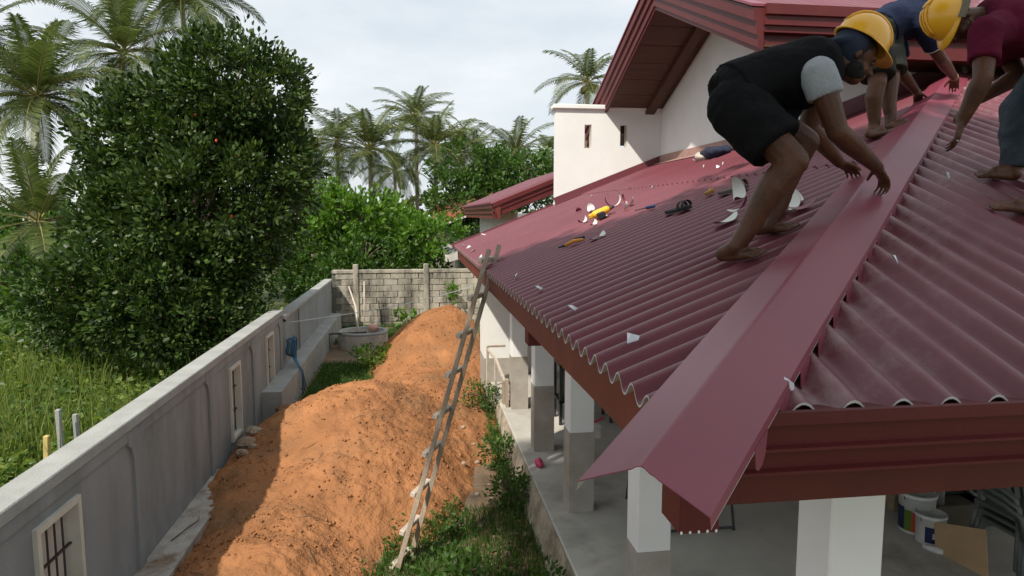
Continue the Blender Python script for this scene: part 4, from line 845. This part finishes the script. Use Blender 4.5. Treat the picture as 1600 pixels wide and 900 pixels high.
def person(label, J, base, shirt, trousers, sleeve_m=None, hem=.72, slv=.62, long=False, hands=((1,1),(1,1)), headk=None, seed=0, soles=False):
    o = thing('person', label, 'person', base); b = MB()
    b.loft(torso_secs(J, -.014)[1:]); hb, hu, hf = J['head']; b.cap(J['neck']-(hb-J['neck']).normalized()*.03, hb-hu*.05-hf*.02, .058, .055); head(b, hb, hu, hf)
    for s_ in 'RL':
        b.cap(J['chest'].lerp(J['sh'+s_], .5), J['sh'+s_], .085, .066); b.cap(J['sh'+s_], J['el'+s_], .062, .047); mid = J['el'+s_].lerp(J['wr'+s_], .28); b.cap(J['el'+s_], mid, .047, .050); b.cap(mid, J['wr'+s_], .050, .030)
        hd, hn, cu, sd = J['hand'+s_]; hand(b, J['wr'+s_], hd, hn, sd, cu, 1)
        b.cap(J['hip'+s_], J['kn'+s_], .098, .066); mid = J['kn'+s_].lerp(J['an'+s_], .30); d = (J['an'+s_]-J['kn'+s_]).normalized(); back = J.get('calf'+s_, Vector((0,0,0)))
        b.cap(J['kn'+s_], mid+back*.018, .064, .066); b.cap(mid+back*.018, J['kn'+s_].lerp(J['an'+s_], .72)+back*.006, .066, .046); b.cap(J['kn'+s_].lerp(J['an'+s_], .65), J['an'+s_], .047, .039)
        h_, t_, u_ = J['foot'+s_]; foot(b, J['an'+s_], h_, t_, u_)
    bo = put(remesh(b, 'body', .006, 5), 'body', skin_m, o)
    for s_ in (-1,1):
        lat = hf.cross(hu).normalized(); e_ = MB(); e_.ell(hb+hf*.088+lat*s_*.032-hu*.004, (.008,.011,.006), n=10, m=8); e_.build('eye', eye_m, o, smooth=True)
    hr = MB(); A = (hf, hf.cross(hu).normalized(), hu); hr.ell(hb+hu*.030-hf*.014, (.096,.083,.092), A, 20, 14); hr.build('hair', hair_m, o, smooth=True)
    t = MB(); t.loft(torso_secs(J, .034)[1:]); sls = []
    for s_ in 'RL':
        t.cap(J['chest'].lerp(J['sh'+s_], .45), J['sh'+s_], .100, .078 if not sleeve_m else .070); d = (J['el'+s_]-J['sh'+s_]); sl = MB() if sleeve_m else t; sls.append(sl); sl.cap(J['sh'+s_]-d*.04, J['sh'+s_]+d*.05, .078, .078); sl.cone(J['sh'+s_], J['sh'+s_]+d*slv, .080, .074)
    put(remesh(t, 'shirt', .010, 5, .007, seed), 'shirt', shirt, o)
    if sleeve_m: [put(remesh(q_, 'sleeve', .009, 3, .005, seed+3), 'sleeve', sleeve_m, o) for q_ in sls]
    p = MB(); p.loft(torso_secs(J, .020)[:3])
    for s_ in 'RL':
        d = J['kn'+s_]-J['hip'+s_]
        if long: p.cap(J['hip'+s_], J['kn'+s_], .108, .082); p.cap(J['kn'+s_], J['kn'+s_].lerp(J['an'+s_], .4), .082, .078); p.cone(J['kn'+s_].lerp(J['an'+s_], .3), J['kn'+s_].lerp(J['an'+s_], .97), .077, .072)
        else: p.cap(J['hip'+s_], J['hip'+s_]+d*.1, .130, .130); p.cone(J['hip'+s_], J['hip'+s_]+d*hem, .135, .128)
    put(remesh(p, 'trousers' if long else 'shorts', .010, 5, .010, seed+7), 'trousers' if long else 'shorts', trousers, o)
    return o, bo
def wf(p, off=.03): return Vector((p[0], p[1], wz(p[0])+off))
def sf(p, off=.03): return Vector((p[0], p[1], sz(p[1])+off))
# --- worker in black, bent over the cap
blk = M('black_cloth', (.009,.009,.010), .95, .3, 6, .4, 40, spec=.08); grey = M('grey_cloth', (.30,.32,.34), .9, .12, 8, .3, 80)
hu = (RT*.54+UP*.84-FW*.05).normalized(); hf = (RT*.84-UP*.54).normalized()
J = dict(pelvis=at(1146,150,3.22), waist=at(1194,128,3.22), chest=at(1248,118,3.22), neck=at(1296,92,3.22), shR=at(1280,120,3.02), shL=at(1284,118,3.42), hipR=at(1150,168,3.12), hipL=at(1160,164,3.32),
    elR=at(1309,206,3.02), wrR=at(1371,262,3.28), elL=at(1262,198,3.52), wrL=at(1312,254,3.68), knR=at(1240,252,2.98), knL=at(1258,222,3.28), anR=at(1150,386,3.06), anL=at(1203,352,3.33), head=(at(1334,86,3.22), hu, hf),
    handR=((RT*.62-UP*.62+FW*.45), (-UP*.5-RT*.6), 1.4, 1), handL=((RT*.8-UP*.25+FW*.5), -UP, .8, -1), footR=(wf((1.405,3.02),.032), wf((1.50,2.78),.036), UW), footL=(wf((1.70,3.26),.03), wf((1.80,3.03),.03), UW), calfR=-RT, calfL=-RT)
man, _ = person('worker in black with grey sleeves and yellow helmet bent over the ridge cap', J, wf((1.5,3.0)), blk, blk, grey, slv=.36, seed=1)
helmet(man, at(1346,66,3.22), hu, hf, .90)
capb = M('navy_cap', (.018,.026,.05), .9, .2, 10); m = MB(); c = at(1334,86,3.22); A = (hf, hf.cross(hu).normalized(), hu); m.ell(c+hu*.02-hf*.03, (.094,.090,.100), A, 20, 12); m.loft([(c-hf*.05+hu*.03, A[1], hu, .090,.05), (c-hf*.11-hu*.01, A[1], hu, .088,.035), (c-hf*.17-hu*.06, A[1], hu, .07,.02)], 16); put(remesh(m, 'cap', .008, 4, .004, 2), 'cap', capb, man)
m = MB(); m.ell(c+hf*.030-hu*.062, (.066,.066,.056), A, 16, 10); m.build('beard_shade', hair_m, man, smooth=True)  # black jaw cover: beard that also paints in the dark under the helmet
lt = A[1]; strap(man, [c+lt*.082+hu*.02, c+lt*.075+hf*.045-hu*.06, c+hf*.065-hu*.11, c-lt*.075+hf*.045-hu*.06, c-lt*.082+hu*.02])
m = MB(); d = (J['wrR']-J['elR']).normalized(); m.lathe([(.029,-.004),(.031,0),(.029,.004)], J['wrR']-d*.02, 16, d); m.build('wristband', black, man, smooth=True)
# --- worker in navy polo beyond the cap
navy = M('navy_cloth', (.016,.022,.046), .95, .2, 6, .3, 60, spec=.1); olive = M('dark_olive_cloth', (.018,.020,.014), .9, .3, 6, .3, 60); trim = M('white_trim', (.6,.62,.66), .8, .05, 5)
hu2 = (RT*.75+UP*.55-FW*.1).normalized(); hf2 = (hu2.cross(FW)).normalized(); hf2 = hf2 if hf2.dot(UP) < 0 else -hf2; hf2 = (hf2+FW*.3).normalized(); hf2 = (hf2-hu2*hf2.dot(hu2)).normalized()
f2a, f2b = west(1372,216,.03), west(1398,206,.03)
J = dict(pelvis=at(1372,52,5.42), waist=at(1392,34,5.45), chest=at(1418,30,5.5), neck=at(1450,26,5.52), shR=at(1438,38,5.36), shL=at(1402,56,5.72), hipR=at(1368,62,5.32), hipL=at(1382,58,5.5),
    elR=at(1470,92,5.62), wrR=at(1492,122,5.98), elL=at(1407,112,5.82), wrL=at(1434,146,6.0), knR=at(1371,130,5.22), knL=at(1392,124,5.40), anR=at(1365,203,5.27), anL=at(1391,195,5.36), head=(at(1476,26,5.5), hu2, hf2),
    handR=((RT*.4-UP*.25+FW*.7), -UP, 1.0, 1), handL=((RT*.5-UP*.2+FW*.8), -UP, .9, -1), footR=(f2a+Vector((-.05,.06,0)), f2a+Vector((.02,-.18,.02)), UW), footL=(f2b+Vector((-.02,.06,0)), f2b+Vector((.12,-.14,.045)), UW), calfR=-RT, calfL=-RT)
man2, _ = person('worker in navy polo shirt and dark shorts reaching over the upper ridge cap', J, f2a, navy, olive, hem=.86, seed=21)
for s_ in 'RL':
    d = J['el'+s_]-J['sh'+s_]; m = MB(); m.lathe([(.074,-.004),(.077,0),(.074,.005)], J['sh'+s_]+d*.60, 20, d); m.build('sleeve_trim', trim, man2, smooth=True)
d = (J['wrR']-J['elR']).normalized(); m = MB(); m.lathe([(.030,-.006),(.034,0),(.030,.006)], J['wrR']-d*.03, 16, d); m.build('bracelet', M('gold_band',(.55,.42,.2),.35,metal=.4), man2, smooth=True)
d = (J['wrL']-J['elL']).normalized(); m = MB(); m.lathe([(.029,-.005),(.033,0),(.029,.005)], J['wrL']-d*.03, 16, d); m.build('bracelet', M('gold_band_b',(.5,.38,.2),.35,metal=.4), man2, smooth=True)
# --- worker in maroon shirt on the front slope
mar = M('maroon_cloth', (.095,.009,.027), .95, .15, 6, .3, 60, spec=.1); jean = M('grey_blue_jeans', (.045,.060,.075), .9, .3, 7, .4, 70)
hu3 = (-RT*.88+UP*.28+FW*.05).normalized(); hf3 = (-UP*.93-RT*.25).normalized(); hf3 = (hf3-hu3*hf3.dot(hu3)).normalized()
fa, fah, fb, fbh = south(1540,277,.03), south(1592,282,.03), south(1552,326,.03), south(1630,336,.03)
J = dict(pelvis=at(1664,66,3.72), waist=at(1628,46,3.72), chest=at(1578,42,3.75), neck=at(1528,28,3.76), shR=at(1556,52,3.98), shL=at(1540,52,3.54), hipR=at(1668,80,3.84), hipL=at(1672,84,3.6),
    elR=at(1592,118,4.02), wrR=at(1524,158,4.02), elL=at(1536,122,3.50), wrL=at(1503,190,3.58), knR=at(1588,172,3.80), knL=at(1648,200,3.42), anR=at(1586,264,3.82), anL=at(1630,318,3.32), head=(at(1492,30,3.74), hu3, hf3),
    handR=((-RT*.7-UP*.5), -UP, .7, -1), handL=((-RT*.28-UP*.95), (-RT*.6+FW*.5), .7, 1), footR=(fah, fah+(fa-fah).normalized()*.245, US), footL=(fbh+Vector((.02,-.02,-.01)), fbh+(fb-fbh).normalized()*.25, US), calfR=RT, calfL=RT)
man3, _ = person('worker in maroon tee shirt, jeans and yellow helmet stooping on the front slope', J, fa, mar, jean, long=True, seed=41)
helmet(man3, at(1483,27,3.74), hu3, hf3, .92); c = at(1492,30,3.74); lt = hf3.cross(hu3).normalized()
khaki = M('khaki_hat', (.16,.14,.10), .9, .2, 8); m = MB(); n = 24
for k in range(n+1):
    q = -1.9+3.8*k/n; r0, r1 = .098, .165
    for r_ in (r0, r1):
        for z in (.0, .006): m.v.append(c + hu3*(.035+z-.02*(r_-r0)/.06) - hf3*(r_*cos(q)) + lt*(r_*.9*sin(q)))
for k in range(n): A_ = k*4; B_ = A_+4; m.f += [(A_,A_+2,B_+2,B_), (A_+1,B_+1,B_+3,A_+3), (A_+2,A_+3,B_+3,B_+2)]; m.mi += [0]*3
m.build('hat_brim', khaki, man3, smooth=True)
strap(man3, [c+lt*.084+hu3*.04, c+lt*.078+hf3*.03-hu3*.05, c+hf3*.06-hu3*.11, c-lt*.078+hf3*.03-hu3*.05, c-lt*.084+hu3*.04]); m = MB(); m.bar(c+lt*.092+hu3*.01-hf3*.006, c+lt*.092-hu3*.02+hf3*.01, .014, .006, up=lt); m.build('strap_buckle', trim, man3)
d = (J['handL'][0]).normalized(); m = MB(); m.lathe([(.0095,-.003),(.011,0),(.0095,.003)], J['wrL']+d*.105, 10, d); m.build('finger_ring', tin, man3, smooth=True)

# ------------------------------------------------------------------ verandah contents
def on_floor(px, py): r = ray(px, py); return EYE + r*((FZ-CAMH)/r.z)
def bucket(px, py, r, h, label, cols):
    c = on_floor(px, py); o = thing('paint_bucket', label, 'bucket', c); m = MB(); m.lathe([(0,.0),(r*.86,0),(r*.9,.01),(r,h),(r*1.04,h),(r*1.04,h-.03),(r,h-.03)], c, 24); m.build('tub', M('tub_white',(.62,.62,.58),.5,.06,6), o, smooth=True)
    m = MB(); m.lathe([(0,h-.02),(r*.95,h-.02),(r*.96,h+.005)], c, 24); m.build('lid', M('lid_'+str(px),(.35,.36,.34),.6,.15,9), o, smooth=True)
    for i, (a0, a1, z0, z1, col) in enumerate(cols):
        m = MB(); n = 10
        for k in range(n+1):
            a = a0+(a1-a0)*k/n
            for z in (z0, z1): rr = r*(.9+.1*z/h)+.003; m.v.append(c + Vector((cos(a)*rr, sin(a)*rr, z)))
        for k in range(n): A_ = k*2; m.f.append((A_, A_+2, A_+3, A_+1)); m.mi.append(0)
        m.build('printed_band', M('print_%d_%d' % (px, i), col, .5, .05, 8), o, smooth=True)
    m = MB(); m.tube([c+Vector((r*cos(t)*1.02, -.03, h-.02-.09*sin(t))) for t in [pi*i/10 for i in range(11)]], .004, 5); m.build('handle', steel, o); return o
bucket(1430,828,.15,.36,'larger white paint bucket with dark and multicoloured label under the front eave', [(-3.7,-2.95,.03,.24,(.01,.025,.07)), (-2.95,-2.5,.03,.22,(.10,.16,.02)), (-2.5,-2.0,.03,.21,(.45,.07,.03)), (-2.0,-1.0,.03,.21,(.01,.025,.07))])
bucket(1452,846,.12,.26,'smaller white paint bucket with navy label standing in front of the larger bucket', [(-2.6,-1.2,.03,.17,(.012,.02,.07)), (-2.1,-1.8,.07,.12,(.45,.45,.5))])
c = on_floor(1468,866); m = MB(); m.tube([c+Vector((-.06,.12,.02)), c+Vector((0,.02,.02)), c+Vector((.02,-.02,.025))], [.02,.03,.02], 8); m.ell(c+Vector((.05,-.02,.03)), (.035,.03,.03), n=10, m=6); tag(m.build('rag', M('white_rag',(.6,.6,.57),.9,.2,9,.5,40), None, smooth=True), 'small white rag dropped on the floor by the buckets', 'rag')
card = M('brown_cardboard', (.40,.27,.15), .9, .12, 5, .1, 50); a = on_floor(1462,862); b_ = on_floor(1545,905); up_ = Vector((.05,.10,.30)); m = MB(); d = (b_-a).normalized(); nrm = d.cross(up_).normalized()*.006
q_ = [a, b_, b_+up_*1.15, a+up_*.75]; m.add(q_+[Vector(p_)+nrm for p_ in q_], [(0,1,2,3),(7,6,5,4),(0,4,5,1),(1,5,6,2),(2,6,7,3),(3,7,4,0)]); tag(m.build('cardboard_sheet', card), 'sheet of brown cardboard propped on edge on the cement floor', 'cardboard')
c = on_floor(1500,840); bx_ = MB(); bx_.box(c.x-.1,c.x+.75,c.y+.15,c.y+.75,FZ,FZ+.22); tag(bx_.build('carton', M('dark_carton',(.10,.085,.06),.9,.2,5), None, bevel=.008), 'low dark carton lying behind the propped cardboard', 'box')
bx_ = MB(); bx_.box(c.x+.0,c.x+.5,c.y+.35,c.y+.8,FZ+.222,FZ+.60); tag(bx_.build('tool_chest', M('black_chest',(.012,.012,.014),.6,.2,5), None, bevel=.02), 'black chest standing on the low dark carton', 'chest')
c3 = c+Vector((-.04,.30,0)); m = MB(); m.lathe([(0,0),(.045,0),(.045,.16),(.02,.21),(.018,.26),(0,.26)], Vector((c3.x,c3.y-.08,FZ+.222)), 14); tag(m.build('bottle', M('clear_plastic',(.22,.22,.20),.2,.2,8), None, smooth=True), 'plastic bottle standing at the corner of the dark carton', 'bottle')
c4 = on_floor(1410,800); m = MB(); m.box(c4.x-.1,c4.x+.15,c4.y,c4.y+.3,FZ,FZ+.16); tag(m.build('crate', M('worn_crate',(.28,.22,.14),.9,.3,8), None, bevel=.01), 'small worn crate behind the larger paint bucket', 'crate')
c5 = on_floor(1560,850)+Vector((.25,.45,0)); tt = thing('wire_coil', 'grey coil of cable resting behind the stacked chairs', 'cable coil', c5); m = MB()
for k in range(5): m.tube([c5+Vector((.20*cos(t), .06*k*.4, .42+.20*sin(t))) for t in [2*pi*i/24 for i in range(25)]], .016, 6, close=False)
m.build('coil', M('grey_cable',(.16,.16,.155),.6), tt, smooth=True); m = MB(); m.box(c5.x-.2,c5.x+.2,c5.y-.1,c5.y+.25,FZ,FZ+.22); m.build('stand', M('dark_stand',(.03,.03,.03),.8), tt)
# stacked plastic chairs
c = on_floor(1600,905)+Vector((.05,.05,0)); chm = M('grey_green_plastic', (.085,.095,.085), .45, .12, 6, spec=.5)
for k in range(3):
    z = FZ+.06*k; o = thing('plastic_chair', ('bottom', 'middle', 'top')[k]+' dark grey plastic armchair of the nested stack under the front eave', 'chair', (c.x, c.y, FZ), 'stacked plastic chairs'); X0, Y0 = c.x, c.y+.03*k
    m = MB(); m.bar((X0-.24,Y0,z+.40), (X0+.24,Y0,z+.40), .44, .03); m.build('seat', chm, o, bevel=.01)
    for sx_, sy_ in ((-1,-1),(1,-1),(-1,1),(1,1)): m = MB(); m.tube([(X0+sx_*.21,Y0+sy_*.19,z+.40),(X0+sx_*.25,Y0+sy_*.23,z if k == 0 else z+.02)], [.028,.02], 8); m.build('leg', chm, o, smooth=True)
    for sx_ in (-1,1): m = MB(); m.tube([(X0+sx_*.23,Y0-.20,z+.40),(X0+sx_*.27,Y0-.20,z+.58),(X0+sx_*.28,Y0-.08,z+.62),(X0+sx_*.27,Y0+.12,z+.63),(X0+sx_*.22,Y0+.24,z+.66)], [.022,.022,.026,.026,.022], 8); m.build('armrest', chm, o, smooth=True)
    m = MB()
    for q in range(6): xx = -.19+.076*q; m.bar((X0+xx,Y0+.20,z+.42),(X0+xx*1.08,Y0+.30,z+.82), .045, .012)
    m.bar((X0-.22,Y0+.305,z+.83),(X0+.22,Y0+.305,z+.83), .03, .06); m.build('backrest', chm, o)
# things between the columns
c = on_floor(868,706); c = Vector((1.80, 7.2, FZ)); bk = thing('child_bicycle', 'small pink and black child bicycle parked between the verandah columns', 'bicycle', c); pink = M('pink_paint', (.55,.06,.14), .4, .1, 6)
for yy in (-.28,.28):
    m = MB(); ctr = c+Vector((0,yy,.18)); m.tube([ctr+Vector((0,.17*cos(t),.17*sin(t))) for t in [2*pi*i/24 for i in range(25)]], .018, 6, close=False); w_ = m.build('wheel', black, bk, smooth=True); m = MB()
    for q in range(6): t = pi*q/6; m.tube([ctr-Vector((0,.16*cos(t),.16*sin(t))), ctr+Vector((0,.16*cos(t),.16*sin(t)))], .003, 4)
    m.build('spokes', tin, w_)
m = MB(); m.tube([c+Vector((0,.28,.18)), c+Vector((0,.05,.22)), c+Vector((0,-.2,.46)), c+Vector((0,.12,.48)), c+Vector((0,.05,.22))], .016, 8); m.tube([c+Vector((0,-.28,.18)), c+Vector((0,-.19,.58))], .016, 8); m.build('frame', pink, bk, smooth=True)
m = MB(); m.tube([c+Vector((-.2,-.14,.62)), c+Vector((-.1,-.2,.60)), c+Vector((.1,-.2,.60)), c+Vector((.2,-.14,.62))], .014, 8); m.build('handlebar', pink, bk); m = MB(); m.ell(c+Vector((0,.14,.52)), (.06,.11,.035), n=12, m=8); m.build('saddle', pink, bk, smooth=True)
m = MB(); m.box(c.x-.12,c.x+.12,c.y-.36,c.y-.24,FZ+.46,FZ+.60); m.build('basket', M('white_basket',(.6,.55,.55),.6), bk, bevel=.01)
m = MB(); c = Vector((1.34,7.35,FZ)); m.ell(c+Vector((0,0,.04)), (.05,.10,.05), n=10, m=6); tag(m.build('toy_shoe', pink, None, smooth=True), 'little pink shoe on the verandah edge beside a column foot', 'shoe')
c = Vector((2.25, 9.0, FZ)); rk = thing('shelf_rack', 'dark metal rack with white boxes standing behind the verandah columns', 'rack', c)
for sx_ in (-.35,.35):
    for sy_ in (-.2,.2): m = MB(); m.bar(c+Vector((sx_,sy_,0)), c+Vector((sx_,sy_,1.6)), .04, .04, up=(1,0,0)); m.build('post', steel, rk)
for z in (.3,.8,1.25,1.58): m = MB(); m.box(c.x-.37,c.x+.37,c.y-.22,c.y+.22,c.z+z,c.z+z+.03); m.build('shelf', steel, rk)
m = MB(); m.box(c.x-.30,c.x+.05,c.y-.2,c.y+.1,c.z+.832,c.z+1.06); m.build('box', white, rk, bevel=.01); m = MB(); m.box(c.x-.30,c.x+.3,c.y-.2,c.y+.15,c.z+1.282,c.z+1.5); m.build('box', black, rk, bevel=.01); m = MB(); m.box(c.x-.28,c.x+.3,c.y-.18,c.y+.15,c.z+.332,c.z+.7); m.build('box', black, rk, bevel=.01)
c = Vector((2.35, 5.9, FZ)); tb = thing('folding_table', 'low black table with thin metal legs inside the verandah', 'table', c); m = MB(); m.box(c.x-.35,c.x+.5,c.y-.4,c.y+.5,FZ+.50,FZ+.55); m.build('top', black, tb, bevel=.01); m = MB(); m.box(c.x-.25,c.x+.4,c.y-.3,c.y+.4,FZ+.552,FZ+.9); m.build('cover', black, tb, bevel=.06)
for sx_, sy_ in ((-.3,-.35),(.45,-.35),(-.3,.45),(.45,.45)): m = MB(); m.tube([c+Vector((sx_,sy_,0)), c+Vector((sx_*.9,sy_*.9,.5))], .012, 6); m.build('leg', steel, tb)
m = MB(); m.tube([c+Vector((-.3,-.35,.03)), c+Vector((.45,-.35,.03))], .012, 6); m.build('foot_bar', steel, tb)
# timber rail frame at the far end of the plinth
c = Vector((1.16,10.55,0)); rf = thing('timber_frame', 'thin timber rail frame standing at the plinth edge before the end wall', 'frame', c)
for p0, p1 in (((1.13,10.9,.0),(1.13,10.9,1.15)), ((1.20,10.35,.2),(1.20,10.35,1.05)), ((1.13,10.9,1.15),(1.42,10.9,1.15)), ((1.20,10.35,1.05),(1.30,9.95,.75)), ((1.13,10.9,1.10),(1.20,10.35,1.05))): m = MB(); m.bar(p0, p1, .035, .035, up=(1,.3,.1)); m.build('rail', wood_l, rf)
m = MB(); m.bar((1.27,9.95,.02),(1.27,9.95,.80), .10, .04, up=(1,0,0)); m.build('board', wood_m, rf); m = MB(); m.bar((1.30,9.8,.02),(1.30,9.8,.86), .04, .14, up=(0,1,0)); m.build('board', wood_m, rf)
# ------------------------------------------------------------------ neighbours beyond the block wall
gr = M('grey_sheet_roof', (.22,.225,.22), .7, .2, 3, .2, 20); tile_m = M('clay_tile', (.22,.075,.04), .9, .35, 6, .3, 30, col2=(.10,.05,.035)); shw = M('old_white_wall', (.60,.58,.53), .9, .15, 3, col2=(.35,.32,.28))
nb = thing('neighbour_shed', 'low white shed with grey sheet roof just past the block wall', 'shed', (3.6, 25, 0))
m = MB(); m.box(1.55, 6.5, 22.3, 27.5, 0, 1.95); m.build('wall', shw, nb)
ra, rb = 1.95, 3.3
mb = MB(); n = 120
for i in range(n+1):
    y = 21.6+6.6*i/n
    for x, z in ((1.0,ra),(5.6,rb)): mb.v.append((x, y, z+.03*cos(2*pi*y/.18)))
for i in range(n): A_ = i*2; mb.f.append((A_, A_+1, A_+3, A_+2)); mb.mi.append(0)
mb.build('roof_sheet', gr, nb, smooth=True); m = MB(); m.bar((1.0,21.58,ra-.06),(5.6,21.58,rb-.06), .04, .22); m.build('barge_board', shw, nb); m = MB(); m.box(.93,.98,21.6,28.2,ra-.16,ra+.02); m.build('fascia', shw, nb)
for k in range(3): m = MB(); m.box(1.60,2.9,22.24,22.29,1.15+.2*k,1.27+.2*k); m.build('slat', white if k != 1 else maroon, nb)
m = MB(); m.box(2.6,3.6,23.2,24.6,2.45,2.98); m.build('roof_light', shw, nb)
nb = thing('tiled_outbuilding', 'small outbuilding with brown clay tile roof and white gutter behind the grey shed', 'outbuilding', (1.3, 31, 0)); m = MB(); m.box(.9, 3.6, 30.2, 34, 0, 2.7); m.build('wall', M('dim_wall',(.18,.16,.13),.9,.2,4), nb)
for k in range(11):
    for j in range(4):
        x0 = .75+.28*k; m = MB(); m.prism([(0,0),(.13,.05),(.27,0),(.27,.03),(.13,.08),(0,.03)], (x0, 29.8+.55*j, 2.72+.20*j+.10*k), (1,0,.36), (0,0,1), (0,.60,.24)); m.build('tile_course', tile_m, nb, fix=True)
m = MB(); m.bar((.7,29.75,2.66),(3.7,29.75,3.75), .06, .08); m.build('gutter', shw, nb); m = MB(); m.tube([(3.0,29.7,3.45),(3.05,29.7,2.4)], .04, 8); m.build('downpipe', shw, nb)
